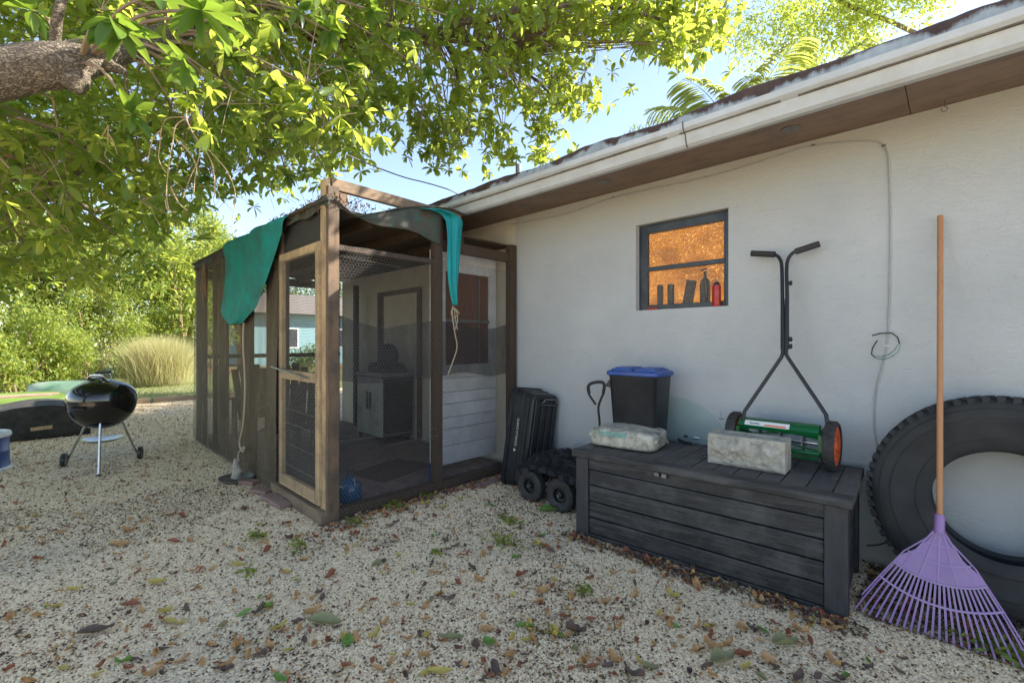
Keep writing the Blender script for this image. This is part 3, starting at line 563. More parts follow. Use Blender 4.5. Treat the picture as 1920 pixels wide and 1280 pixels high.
for x in (-7.1, -5.0): post(x, YS + .05, .02, 2.44, .06, .05, 'timber_dark')
post(XB, YS + .3, .02, 2.44, .09, .09, 'timber_dark'); post(XB, 2.6, .02, 2.44, .09, .09, 'timber_dark'); post(XB, WALL_Y - .06, .02, 2.44, .09, .09, 'timber_old')
post(-6.95, WALL_Y - .12, .03, 2.3, .07, .07, 'timber_dark'); post(-6.35, WALL_Y - .05, .03, 2.15, .05, .04, 'timber_old')
# top beam across the front, leaning to the eave
obj('top_beam', MB().beam((XF, YS + .01, 2.63), (XF, 2.86, 2.60), .045, .09), 'timber_old_h', porch, smooth=0, bev=.004)
obj('block', MB().span((XF - .03, YS + .06, 2.47), (XF + .05, YS + .12, 2.56)), 'timber_old', porch, smooth=0)
obj('header', MB().span((XF - .03, YS + .06, 2.12), (XF + .02, 2.56, 2.16)), 'timber_dark', porch, smooth=0)
obj('header', MB().span((XF - .02, 2.62, 2.26), (XF + .02, WALL_Y - .02, 2.36)), 'timber_dark', porch, smooth=0)
obj('bottom_rail', MB().span((XF - .045, YS + .05, .0), (XF + .04, WALL_Y - .1, .09)), 'timber_dark', porch, smooth=0, bev=.004)
obj('threshold', MB().span((-4.55, YS - .09, .0), (XF + .04, YS + .02, .10)), 'timber_old_x', porch, smooth=0, bev=.006)
obj('side_top_rail', MB().beam((XB, YS, 2.44), (-4.4, YS, 2.46), .05, .08), 'timber_old_x', porch, smooth=0)
obj('side_header', MB().span((-4.6, YS - .012, 2.2), (XF - .05, YS + .012, 2.47)), 'dark_stuff', porch, smooth=0)
obj('bottom_rail', MB().span((XB, YS - .03, .0), (-4.52, YS + .03, .08)), 'timber_dark', porch, smooth=0)
for z in (1.15,): obj('mid_rail', MB().span((XB - .03, YS, z), (XB + .03, WALL_Y, z + .06)), 'timber_dark', porch, smooth=0)
obj('back_top_rail', MB().span((XB - .04, YS, 2.30), (XB + .04, WALL_Y, 2.42)), 'timber_dark', porch, smooth=0)
for y in (1.9, 2.4, 2.9): obj('rafter', MB().span((XB, y, 2.36), (XF - .05, y + .05, 2.44)), 'timber_dark', porch, smooth=0)
# roof: sagging tarp on boards
def rtop(y): 
    ys = [1.50, 1.56, 1.75, 2.3, 2.7, 3.06]; zs = [2.47, 2.50, 2.40, 2.60, 2.66, 2.62]; return float(np.interp(y, ys, zs))
def rf(u, v):
    x = -3.44 - 4.42 * u; y = 1.48 + 1.42 * v; return (x, y, (rtop(y) - .0) * (1 - min(u * 4, 1)) + (2.50 + .12 * v) * min(u * 4, 1) + .015 * noise.noise(Vector((x * 4, y * 4, 0))))
obj('roof_tarp', MB().grid(rf, 70, 30), 'tarp_dark', porch, solid=.012)
obj('roof_boards', MB().span((XB - .03, YS - .03, 2.445), (XF - .04, 3.64, 2.462)), 'timber_dark', porch, smooth=0)
def fr(u, v):
    y = 1.60 + 1.0 * u; zt = rtop(y) - .005; zb = 2.16 + .02 * math.sin(y * 9); return (XF - .0 + .02 * noise.noise(Vector((y * 5, v * 3, 2))), y, zb + (zt - zb) * v)
obj('valance_tarp', MB().grid(lambda u, v: (fr(u, v)[0] + .045, fr(u, v)[1], fr(u, v)[2] + (.16 + .10 * (1 - u)) * (1 - v)), 50, 8), 'tarp_dark', porch, solid=.006)
obj('side_edge_tarp', MB().grid(lambda u, v: (-7.85 + 4.42 * u, YS - .045 - .02 * noise.noise(Vector((u * 30, v * 3, 7))), 2.52 - (.10 + .04 * noise.noise(Vector((u * 18, 0, 3)))) * v), 90, 4), 'tarp_dark', porch, solid=.006)
# screens
obj('side_screen', MB().grid(lambda u, v: (-7.82 + 3.32 * u, YS - .04 - .025 * noise.noise(Vector((u * 6, v * 2, 1))) - .02 * (1 - v), .02 + 2.42 * v), 40, 20), 'screen_side', porch)
obj('back_screen', MB().grid(lambda u, v: (XB + .06, YS + (WALL_Y - YS) * u, .05 + 2.3 * v), 4, 4), 'screen_front', porch)
obj('front_screen', MB().grid(lambda u, v: (XF - .05, YS + .06 + (WALL_Y - YS - .08) * u, .08 + 2.1 * v), 4, 4), 'screen_front', porch)
def sc_(u, v):
    y = YS + .06 + (WALL_Y - YS - .1) * u; k = 1 - abs(2 * ((y - YS) / 1.02 % 1) - 1)
    return (XF - .065 + .012 * math.sin(y * 14 + v * 5), y, 1.06 + .02 * math.sin(y * 5) + v * (.54 - .07 * k) + .01 * math.sin(y * 9))
obj('shade_cloth', MB().grid(sc_, 60, 12), 'shade_cloth', porch)
def wire_panel(O, U, V, w_, h, cell=.028, rad=.0009):
    O, U, V = (np.array(a, dtype=float) for a in (O, U, V)); Nn = np.cross(U, V); s = cell / math.sqrt(3); segs = []
    ny = int(h / (1.5 * s)); nx = int(w_ / cell)
    j, i = np.meshgrid(np.arange(ny), np.arange(nx), indexing='ij'); cx = (i + .5 * (j % 2)) * cell; cy = j * 1.5 * s
    jit = lambda: 0
    top = np.stack([cx, cy + s / 2], -1); bot = np.stack([cx, cy - s / 2], -1)
    a = np.stack([cx, cy - s / 2], -1); 
    E = [(bot, top), (top, np.stack([cx + cell / 2, cy + s], -1)), (top, np.stack([cx - cell / 2, cy + s], -1))]
    A = np.concatenate([e[0].reshape(-1, 2) for e in E]); B = np.concatenate([e[1].reshape(-1, 2) for e in E])
    ok = (A[:, 0] >= 0) & (B[:, 0] >= 0) & (A[:, 1] >= 0) & (B[:, 1] <= h) & (A[:, 0] <= w_) & (B[:, 0] <= w_); A, B = A[ok], B[ok]
    def wob(P): q = .004 * np.sin(P[:, 0] * 17 + P[:, 1] * 9) ; return P + np.stack([q, .004 * np.sin(P[:, 1] * 13 + P[:, 0] * 21)], -1), .006 * np.sin(P[:, 0] * 11) * np.sin(P[:, 1] * 7)
    (A, ea), (B, eb) = wob(A), wob(B)
    A3 = O + A[:, :1] * U + A[:, 1:] * V + ea[:, None] * Nn; B3 = O + B[:, :1] * U + B[:, 1:] * V + eb[:, None] * Nn
    d = norm(B3 - A3); x = norm(np.cross(d, Nn)); y = np.cross(d, x); n = len(A3); vs = []
    for P_ in (A3, B3):
        for k in range(3): an = 2 * math.pi * k / 3; vs.append(P_ + rad * (x * math.cos(an) + y * math.sin(an)))
    Vv = np.stack(vs, 1).reshape(-1, 3); base = np.array([(0, 1, 4), (0, 4, 3), (1, 2, 5), (1, 5, 4), (2, 0, 3), (2, 3, 5)])
    return Vv, (base[None] + (np.arange(n) * 6)[:, None, None]).reshape(-1, 3)
V, T = wire_panel((XF + .048, YS + .04, .03), (0, 1, 0), (0, 0, 1), WALL_Y - YS - .08, 2.15); o = np_mesh('chicken_wire', V, T, 'wire_dark', porch); o['kind'] = 'stuff'
# loose twisted selvedge wires, pale and wavy
def zig(a, b_, n_, amp, r_=.0016):
    a, b_ = Vector(a), Vector(b_); return MB().tube([a.lerp(b_, k / n_) + Vector((0, 0, amp * (1 if k % 2 else -1))) for k in range(n_ + 1)], r_, 4)
for a, b_ in (((XF + .052, 1.62, .62), (XF + .052, 2.55, .60)), ((XF + .052, 2.0, .52), (XF + .052, 2.56, .53)), ((XF + .052, 1.62, 2.07), (XF + .052, 2.3, 2.03)), ((XF + .052, 2.62, .55), (XF + .052, 2.95, .56)), ((XF + .052, 1.61, .27), (XF + .052, 1.78, .25))):
    obj('selvedge_wire', zig(a, b_, int((Vector(b_) - Vector(a)).length / .018), .005), 'galv', porch)
# screen door in the side wall
door = obj('screen_door', MB().span((-4.40, YS - .065, .12), (-4.335, YS - .03, 2.18)), 'timber_new', porch, smooth=0, bev=.003)
for a, c, nm in (((-3.62, YS - .065, .12), (-3.55, YS - .03, 2.18), 'stile'), ((-4.335, YS - .065, 2.11), (-3.62, YS - .03, 2.18), 'rail'), ((-4.335, YS - .065, 1.07), (-3.62, YS - .03, 1.15), 'rail'), ((-4.335, YS - .065, .12), (-3.62, YS - .03, .22), 'rail')):
    obj(nm, MB().span(a, c), 'timber_new', door, smooth=0, bev=.003)
V, T = wire_panel((-4.38, YS - .071, .14), (1, 0, 0), (0, 0, 1), .82, 2.0, .028, .001); o = np_mesh('chicken_wire', V, T, 'wire_dark', door); o['kind'] = 'stuff'
obj('door_bar', MB().tube([(-4.50, YS - .10, 1.17), (-3.72, YS - .085, 1.105)], .007, 8), 'chrome', door)
obj('lower_screen', MB().grid(lambda u, v: (-4.30 + .68 * u, YS - .045, .26 + .8 * v), 3, 3), 'shade_cloth', door)
for z in (.82, .70, .52, .34): obj('selvedge_wire', zig((-4.3, YS - .078, z), (-3.62, YS - .078, z - .01), 38, .005), 'galv', door)
# teal cloths (each its own thing)
def drape(name, rows, m_, label, off=(0, 0, 0)):
    """rows: list of (left point, right point) from top to bottom"""
    mb = MB(); n_ = 14
    pts = []
    def cr(P, t):
        i = min(int(t), len(P) - 2); f = t - i; p0, p1, p2, p3 = P[max(i - 1, 0)], P[i], P[i + 1], P[min(i + 2, len(P) - 1)]
        return .5 * ((2 * p1) + (p2 - p0) * f + (2 * p0 - 5 * p1 + 4 * p2 - p3) * f * f + (3 * p1 - p0 - 3 * p2 + p3) * f ** 3)
    Ls = [Vector(r[0]) for r in rows]; Rs = [Vector(r[1]) for r in rows]
    def fn(u, v):
        t = v * (len(rows) - 1); a, b_ = cr(Ls, t), cr(Rs, t); p = a.lerp(b_, u); nrm = Vector(off)
        wv = math.sin(u * 11 + v * 2) * .014 + math.sin(u * 23 + v * 5) * .008 + .012 * noise.noise(Vector((u * 7 + v * 2, v * 3 - u * 2, 1))) + .006 * noise.noise(Vector((u * 20, v * 6, 8))) + math.sin(math.pi * u) * .05 * v
        return p + nrm * wv
    mb.grid(fn, n_ * 2, 40); return tag(obj(name, mb, m_, None, solid=.004, smooth=80), label, 'cloth')
Y1 = YS - .10
rows = [(wy(432, 452, Y1 + .3), wy(560, 385, Y1 + .3)), (wy(425, 456, Y1), wy(538, 402, Y1)), (wy(425, 490, Y1), wy(524, 440, Y1)), (wy(425, 530, Y1), wy(512, 480, Y1)), (wy(422, 560, Y1), wy(500, 520, Y1)), (wy(416, 583, Y1), wy(484, 570, Y1)), (wy(422, 600, Y1), wy(472, 588, Y1)), (wy(434, 610, Y1), wy(456, 606, Y1))]
rows[0] = (Vector((rows[1][0].x, YS + .3, 2.56)), Vector((rows[1][1].x + .1, YS + .3, 2.56)))
drape('hanging_cloth', rows, 'teal', 'wide teal cloth with dark mould draped over the porch side', (0, -1, 0))
X2 = XF + .09
rows = [(Vector((X2 - .5, 2.45, 2.66)), Vector((X2 - .5, 2.7, 2.68))), (wx(792, 391, X2), wx(826, 393, X2)), (wx(829, 406, X2), wx(866, 410, X2)), (wx(836, 440, X2), wx(866, 440, X2)), (wx(837, 490, X2), wx(861, 490, X2)), (wx(841, 530, X2), wx(856, 540, X2)), (wx(848, 572, X2), wx(852, 572, X2))]
drape('hanging_cloth', rows, 'teal_clean', 'narrow bright teal cloth tapering to a rope knot beside the gutter end', (1, 0, 0))
def rope(pts, r_, name, label, m_='rope'):
    out = []; P_ = [Vector(p) for p in pts]
    for i in range(len(P_) - 1):
        for k in range(5):
            t = k / 5; p0, p1, p2, p3 = P_[max(i - 1, 0)], P_[i], P_[i + 1], P_[min(i + 2, len(P_) - 1)]
            out.append(.5 * ((2 * p1) + (p2 - p0) * t + (2 * p0 - 5 * p1 + 4 * p2 - p3) * t * t + (3 * p1 - p0 - 3 * p2 + p3) * t ** 3))
    out.append(P_[-1]); return MB().tube(out, r_, 8)
def X2p(x, y): return wx(x, y, X2 + .01)
rp = rope([X2p(849, 574), X2p(848, 590), X2p(853, 625), X2p(857, 650), X2p(850, 675), X2p(840, 702)], .006, '', '')
for pts in ([X2p(850, 578), X2p(856, 585), X2p(858, 600), X2p(853, 618)], [X2p(850, 578), X2p(846, 586), X2p(851, 596), X2p(857, 590)], [X2p(851, 576), X2p(861, 588), X2p(856, 580)], [X2p(852, 580), X2p(854, 600), X2p(858, 618)]):
    q = rope(pts, .005, '', ''); rp.add(q.v, q.f)
tag(obj('rope', rp, 'rope'), 'frayed cream rope knotted to the tip of the narrow teal cloth', 'rope')
def Y1p(x, y): return wy(x, y, Y1 - .02)
tag(obj('rope', rope([Y1p(457, 605), Y1p(456, 650), Y1p(459, 700), Y1p(459, 750), Y1p(455, 800), Y1p(449, 830), Y1p(455, 846), Y1p(459, 838), Y1p(452, 842), Y1p(447, 852), Y1p(447, 866)], .009, '', ''), 'rope'), 'long cream rope hanging from the wide teal cloth down the porch side', 'rope')
q = wy(508, 640, YS + .3); tag(obj('wind_chime', MB().tube([q + Vector((0, 0, .30)), q + Vector((0, 0, .2))], .003, 5).tube([q + Vector((0, 0, .2)), q + Vector((.0, 0, -.05))], [.012, .018], 8), 'dark_stuff'), 'thin dark chime tube hanging inside the porch by the door post', 'chime')
# straw bundle hanging inside the far corner
m_ = MB(); q0 = wy(382, 500, YS - .075)
for k in range(26):
    a = random.uniform(-1, 1); m_.tube([q0 + Vector((a * .02, 0, .05)), q0 + Vector((a * .10, random.uniform(-.015, .01), -.08)), q0 + Vector((a * .14, random.uniform(-.015, .01), -.30 - random.random() * .15))], .0022, 3, False)
tag(obj('straw_bundle', m_, 'straw'), 'tuft of dry straw hanging at the far corner of the porch', 'straw')
# brick floor of the porch
fl = obj('patio_floor', MB().span((XB + .02, YS + .04, -.02), (XF - .05, WALL_Y - .005, .012)), 'soil', None, smooth=0); tag(fl, kind='structure')
bm_ = MB().box((0, 0, .02), (.196, .094, .05)); o0 = obj('brick', bm_, 'brick', fl, local=True, smooth=0, bev=.003); cnt = 0; rest = MB(); random.seed(5); first = True
fO = W[fl.name].translation
cells = []
for j in range(22):
    for i in range(24):
        x = XF - .16 - i * .2 - (.1 if j % 2 else 0); y = YS + .1 + j * .098
        if y < WALL_Y - .06 and x > XB + .12: cells.append((x, y))
cells.sort(key=lambda c: c[0] ** 2 + c[1] ** 2)
for k, (x, y) in enumerate(cells):
    loc = Vector((x - fO.x, y - fO.y, -.002 + random.uniform(-.003, .003) + .012 - fO.z + .0)); rz = random.gauss(0, .012)
    if k == 0: o0.location = loc; continue
    if k < 298: c = o0.copy(); col.objects.link(c); c.location = loc; c.rotation_euler = (random.gauss(0, .008), random.gauss(0, .008), rz)
    else: rest.box((x, y, .028), (.194, .092, .05), (0, 0, rz))
if rest.v: obj('bricks', rest, 'brick', fl, smooth=0)['kind'] = 'stuff'
# low board wall with a window at the porch's house end
XP = -3.76; part = thing('door_panel', (XP, 3.15, .1), 'white boarded door leaf with brown curtained window standing behind the wire', 'door')
py0, py1 = 2.70, 3.58; zb = [.14, .33, .50, .62, .76, .88, 1.02, 1.16]
for i in range(len(zb) - 1): obj('board', MB().span((XP - .02, py0, zb[i] + .004), (XP + .02 + .003 * (i % 2), py1, zb[i + 1])), 'white_board', part, smooth=0, bev=.003)
obj('stile', MB().span((XP - .021, py0 - .001, 1.16), (XP + .022, py0 + .17, 2.32)), 'white_board', part, smooth=0, bev=.003)
obj('stile', MB().span((XP - .021, py1 - .10, 1.16), (XP + .022, py1 + .001, 2.32)), 'white_board', part, smooth=0, bev=.003)
obj('top_rail', MB().span((XP - .02, py0 + .17, 2.12), (XP + .02, py1 - .1, 2.32)), 'white_board', part, smooth=0, bev=.003)
wn = obj('window', MB().span((XP - .015, py0 + .17, 1.16), (XP - .005, py1 - .10, 2.12)), 'brown_curtain', part, smooth=0)
obj('mullion', MB().span((XP - .0, py0 + .17, 1.60), (XP + .02, py1 - .10, 1.63)), 'metal_dull', wn, smooth=0); obj('mullion', MB().span((XP - .001, 3.32, 1.17), (XP + .015, 3.34, 2.115)), 'metal_dull', wn, smooth=0)
# house door frame on the wall in the porch and beige panel
dr = thing('house_door', (-6.0, WALL_Y - .02, 0), 'beige house door in a dark wooden frame at the back of the porch', 'door')
obj('door_leaf', MB().span((-6.25, WALL_Y - .03, .05), (-5.35, WALL_Y - .002, 2.08)), 'beige_wall', dr, smooth=0)
for a, c in (((-6.33, .05), (-6.25, 2.15)), ((-5.35, .05), (-5.28, 2.15)), ((-6.25, 2.08), (-5.35, 2.15))): obj('frame', MB().span((a[0], WALL_Y - .045, a[1]), (c[0], WALL_Y - .003, c[1])), 'timber_old', dr, smooth=0)
for k in range(2):
    for j in range(3): obj('moulding', MB().span((-6.15 + k * .4, WALL_Y - .036, .25 + j * .62), (-6.15 + k * .4 + .3, WALL_Y - .031, .25 + j * .62 + .42)), 'beige_wall', dr, smooth=0)
# cabinet
cb = thing('cabinet', (-5.75, 3.15, 0), 'grey two-door storage cabinet with dark sides standing inside the porch', 'cabinet')
cx0, cx1, cy0, cy1 = -6.08, -5.38, 3.10, 3.55
obj('carcass', MB().span((cx0, cy0 + .02, .12), (cx1, cy1, .93)), 'dark_stuff', cb, smooth=0); obj('worktop', MB().span((cx0 - .02, cy0 - .01, .93), (cx1 + .02, cy1 + .01, .975)), 'cabinet_grey', cb, smooth=0, bev=.004)
cm = (cx0 + cx1) / 2
for a, c, hx in ((cx0 + .01, cm - .004, cm - .04), (cm + .004, cx1 - .01, cm + .04)):
    dd = obj('cabinet_door', MB().span((a, cy0, .14), (c, cy0 + .018, .915)), 'cabinet_grey', cb, smooth=0, bev=.004); obj('handle', MB().span((hx - .008, cy0 - .018, .48), (hx + .008, cy0 - .001, .72)), 'black_plastic', dd, smooth=0)
for x in (cx0 + .03, cx1 - .03):
    for y in (cy0 + .04, cy1 - .03): obj('leg', MB().tube([(x, y, .018), (x, y, .12)], .018, 10), 'black_plastic', cb)
tag(obj('round_fan', MB().lathe([(0, -.04), (.12, -.04), (.17, -.02), (.175, 0), (.17, .02), (.12, .04), (0, .04)], (-5.62, 3.32, 1.20), (.35, -1, .05), 32).box((-5.62, 3.32, 1.0), (.2, .16, .05)), 'dark_stuff'), 'dark round fan housing standing on the porch cabinet', 'fan')
for i, (x, y, s) in enumerate(((-5.95, 3.3, .09), (-5.46, 3.38, .12))):
    m_ = MB(); m_.lathe([(0, 0), (s * .9, 0), (s, .05), (s * .8, .10), (s * .4, .13), (0, .13)], (x, y, .977), seg=14); tag(obj('pot', m_, 'dark_stuff'), ('small dark pot left of the round fan on the cabinet', 'small dark pot right of the round fan on the cabinet')[i], 'pot')
# chairs & table silhouettes
def chair(x, y, rz, label):
    t = thing('wooden_chair', (x, y, .045), label, 'chair', None, rz)
    for k in range(5): obj('back_slat', MB().box((-.2 + k * .1, .30 + .0, .62 + .03 * (2 - abs(k - 2))), (.085, .02, .72 + .06 * (2 - abs(k - 2))), (R(-18), 0, 0)), 'timber_dark', t, local=True, smooth=0)
    for k in range(5): obj('seat_slat', MB().box((0, -.25 + k * .1, .36 - .012 * k), (.5, .085, .02)), 'timber_dark', t, local=True, smooth=0)
    for sx in (-1, 1):
        obj('arm', MB().box((sx * .30, -.02, .58), (.11, .62, .022)), 'timber_dark', t, local=True, smooth=0)
        obj('leg', MB().box((sx * .30, -.28, .285), (.03, .09, .57)), 'timber_dark', t, local=True, smooth=0); obj('leg', MB().box((sx * .29, .22, .285), (.03, .09, .57)), 'timber_dark', t, local=True, smooth=0)
chair(-6.9, 2.15, R(100), 'dark slatted armchair at the far end inside the porch'); chair(-5.7, 2.05, R(60), 'dark slatted armchair behind the door post inside the porch')
tb = thing('side_table', (-6.1, 2.4, .045), 'dark square side table inside the porch behind the door', 'table')
obj('tabletop', MB().span((-6.38, 2.18, .80), (-5.83, 2.63, .83)), 'timber_dark', tb, smooth=0)
for x in (-6.34, -5.87):
    for y in (2.22, 2.59): obj('leg', MB().span((x - .02, y - .02, .04), (x + .02, y + .02, .80)), 'timber_dark', tb, smooth=0)
obj('shelf', MB().span((-6.32, 2.24, .40), (-5.89, 2.57, .42)), 'timber_dark', tb, smooth=0)
# jug, mat, bucket
jp = wx(650, 945, XF - .2); jg = thing('water_jug', (XF - .2, jp.y + .03, .042), 'blue translucent water jug on the bricks by the corner post', 'jug')
obj('jug_body', MB().lathe([(0, 0), (.085, 0), (.095, .02), (.095, .12), (.08, .16), (.03, .2), (.028, .24)], seg=24), 'jug', jg, local=True); obj('cap', MB().lathe([(.034, .232), (.034, .26), (0, .262)], seg=16), 'dark_stuff', jg, local=True)
obj('handle', MB().tube([(.03, 0, .21), (.08, 0, .21), (.09, 0, .15)], .009, 8), 'jug', jg, local=True)
tag(obj('doormat', MB().box((-4.25, 2.55, .062), (.5, .7, .012), (0, 0, .25)), 'rug', smooth=0), 'small brown mat lying on the brick porch floor', 'mat')
bk = wx(832, 895, -3.62); tag(obj('bucket', MB().lathe([(0, .045), (.05, .045), (.07, .2), (.072, .2), (.066, .2), (.05, .06)], (-3.66, 2.67, 0), seg=20), 'drum_blue'), 'small dark blue bucket between the porch post and the white door', 'bucket')
# bricks along the porch side outside
for i, (px, py, a) in enumerate(((478, 905, .5), (499, 922, .45), (519, 937, .3), (540, 945, .1))):
    q = pz(px, py); tag(obj('brick', MB().box((q.x, min(q.y, YS - .15), .018), (.2, .1, .05), (.02, .03, a)), 'brick_pink', None, smooth=0, bev=.004), ['half-buried pink brick farthest from the porch door', 'pink brick, second from the bowl end of the row', 'pink brick, third from the bowl end, by the door post', 'pink brick nearest the door threshold'][i], 'brick', 'pink bricks edging the porch')
tag(obj('brick', MB().box((-3.3, 3.05, .015), (.07, .32, .03), (0, 0, .1)), 'brick_pink', None, smooth=0, bev=.003), 'long pinkish paver slab at the porch foot near the black tub', 'brick')
# bowl with driftwood
q = pz(444, 902); bw = thing('metal_dish', (q.x, q.y, .0), 'old metal dish on the gravel where the long rope ends', 'dish')
obj('dish_rim', MB().lathe([(.0, .015), (.10, .018), (.15, .04), (.16, .05), (.155, .04), (.12, .005), (0, .0)], seg=28), 'metal_dull', bw, local=True)
tag(obj('driftwood', MB().tube([(q.x - .02, q.y, .03), (q.x - .01, q.y + .01, .10), (q.x - .04, q.y, .16), (q.x - .05, q.y, .22)], [.05, .045, .03, .012], 9).tube([(q.x, q.y, .06), (q.x + .05, q.y + .02, .12), (q.x + .06, q.y, .15)], [.03, .02, .008], 7), 'vine'), 'pale stump of driftwood standing in the metal dish', 'driftwood')
tag(obj('root', rope([pz(660, 978), pz(672, 966) + Vector((0, 0, .02)), pz(695, 955) + Vector((0, 0, .03)), pz(712, 948) + Vector((0, 0, .01)), pz(745, 935) + Vector((0, 0, .04)), pz(780, 925) + Vector((0, 0, .03)), pz(800, 925)], .007, '', ''), 'vine'), 'pale bare root arching out of the gravel at the porch foot', 'root')

# ------------------------------------------------------------------ STORAGE BOX
bl, br_ = pz(1080, 1000), pz(1590, 1165); ang = math.atan2(br_.y - bl.y, br_.x - bl.x); LB = (br_ - bl).length; DB, HB = .72, .565
sb = thing('storage_box', (bl.x, bl.y, 0), 'long charcoal wood-look deck storage box standing against the white wall', 'storage box', None, ang)
pw = .10
for x in (0, LB - pw):
    for y in (0, DB - pw): obj('corner_post', MB().span((x, y, 0), (x + pw, y + pw, HB)), 'box_wood_z', sb, local=True, smooth=0, bev=.004)
obj('top_rail', MB().span((pw, .012, HB - .075), (LB - pw, .04, HB)), 'box_wood', sb, local=True, smooth=0, bev=.002)
zz = [.03, .145, .26, .375, .487]
for i in range(4): obj('plank', MB().span((pw + .001, .014, zz[i] + .004), (LB - pw - .001, .04, zz[i + 1] - .004)), 'box_wood', sb, local=True, smooth=0, bev=.005)
obj('backing', MB().span((pw, .038, .0), (LB - pw, .05, HB)), 'black_plastic', sb, local=True, smooth=0)
obj('bottom_rail', MB().span((pw, .010, 0), (LB - pw, .037, .030)), 'box_wood', sb, local=True, smooth=0, bev=.003)
for i in range(4):
    for xx in (.014, LB - .04): obj('plank', MB().span((xx, pw + .001, zz[i] + .004), (xx + .026, DB - pw - .001, zz[i + 1] - .004)), 'box_wood_z', sb, local=True, smooth=0, bev=.005)
for xx in (.04, LB - .05): obj('backing', MB().span((xx, pw, 0), (xx + .01, DB - pw, HB)), 'black_plastic', sb, local=True, smooth=0)
obj('back_panel', MB().span((pw, DB - .04, 0), (LB - pw, DB - .02, HB)), 'black_plastic', sb, local=True, smooth=0)
# lid
lid = obj('lid', MB().span((-.022, -.028, HB + .002), (LB + .022, .062, HB + .055)), 'box_wood', sb, local=True, smooth=0, bev=.008)
obj('lid_rail', MB().span((-.022, DB - .03, HB + .002), (LB + .022, DB + .02, HB + .055)), 'box_wood', lid, local=True, smooth=0, bev=.006)
for x0 in (-.022, LB - .068): obj('lid_rail', MB().span((x0, .063, HB + .002), (x0 + .09, DB - .031, HB + .055)), 'box_wood_y', lid, local=True, smooth=0, bev=.006)
nb = 12; x0, x1 = .069, LB - .069
for k in range(nb): obj('lid_plank', MB().span((x0 + (x1 - x0) * k / nb + .003, .064, HB + .012), (x0 + (x1 - x0) * (k + 1) / nb - .003, DB - .032, HB + .0505)), 'box_wood_y', lid, local=True, smooth=0, bev=.003)
lt = obj('latch', MB().span((LB * .40 - .045, -.012, HB - .028), (LB * .40 - .012, .011, HB - .002)), 'metal_dull', sb, local=True, smooth=0, bev=.003)
obj('latch', MB().span((LB * .40 + .004, -.012, HB - .03), (LB * .40 + .036, .011, HB - .004)), 'metal_dull', sb, local=True, smooth=0, bev=.003)
ZL = HB + .053
def sbw(x, y, z=0): return W[sb.name] @ Vector((x, y, z))
# ------------------------------------------------------------------ cement bag
q = pz(1166, 842, ZL); a = R(10)
cbg = thing('cement_bag', (q.x - .03, q.y + .15, ZL + .002), 'stained paper cement bag with teal bands lying on the box lid left end', 'bag', None, a)
def superq(a_, b_, c_, n_=7, nu=48, nv=24, wob=.004):
    vs = []; fs = []
    for j in range(nv + 1):
        ph = -math.pi / 2 + math.pi * j / nv
        for i in range(nu):
            t = 2 * math.pi * i / nu; x, y, z = math.cos(ph) * math.cos(t), math.cos(ph) * math.sin(t), math.sin(ph)
            k = (abs(x) ** n_ + abs(y) ** n_ + abs(z) ** n_) ** (-1 / n_)
            p = Vector((x * k * a_, y * k * b_, z * k * c_)); nn = noise.noise(p * 7) * wob * 1.6 + noise.noise(p * 26) * wob * .4; p += Vector((x, y, z)).normalized() * nn; p.z = max(p.z, -c_ * .92); vs.append(p)
    for j in range(nv):
        for i in range(nu): i2 = (i + 1) % nu; fs.append((j * nu + i, j * nu + i2, (j + 1) * nu + i2, (j + 1) * nu + i))
    return vs, fs
vs, fs = superq(.25, .18, .068); vs = [v + Vector((0, 0, .066)) for v in vs]
vs = [Vector((v.x, v.y, v.z * (1 + .08 * math.cos(v.x * 9)))) for v in vs]
bagm = obj('bag_body', MB().add(vs, fs), 'bag', cbg, local=True, smooth=80)
for sx in (-1, 1): obj('sewn_end', MB().grid(lambda u, v: (sx * (.222 + .035 * v), -.15 + .30 * u, .07 + .05 * (v) * math.sin(u * 5) + .004 * math.sin(u * 40)), 16, 3), 'bag', cbg, local=True, solid=.004)
def bagsurf(x, z): # front-top surface of bag
    best = None
    for v in vs:
        if v.y < 0 and abs(v.x - x) < .02:
            dd = abs(v.z - z)
            if best is None or dd < best[0]: best = (dd, v)
    return best[1] if best else Vector((x, -.17, z))
def band(x0, x1, za, zb_):
    m_ = MB(); n_ = 10; rows_ = []
    m_.grid(lambda u, v: (lambda p: (x0 + (x1 - x0) * u, p.y - .004, za + (zb_ - za) * v + .0))(bagsurf(x0 + (x1 - x0) * u, za + (zb_ - za) * v)), n_, 3); return m_
obj('print_band', band(-.19, .05, .108, .118), 'paint_teal', bagm, local=True, smooth=80)
obj('print_band', band(-.18, -.10, .088, .097), 'paint_teal', bagm, local=True, smooth=80)
for k in range(7):
    x = -.085 + k * .019; m_ = band(x, x + .012, .086, .103); obj('letter', m_, 'paint_teal', bagm, local=True, smooth=80)
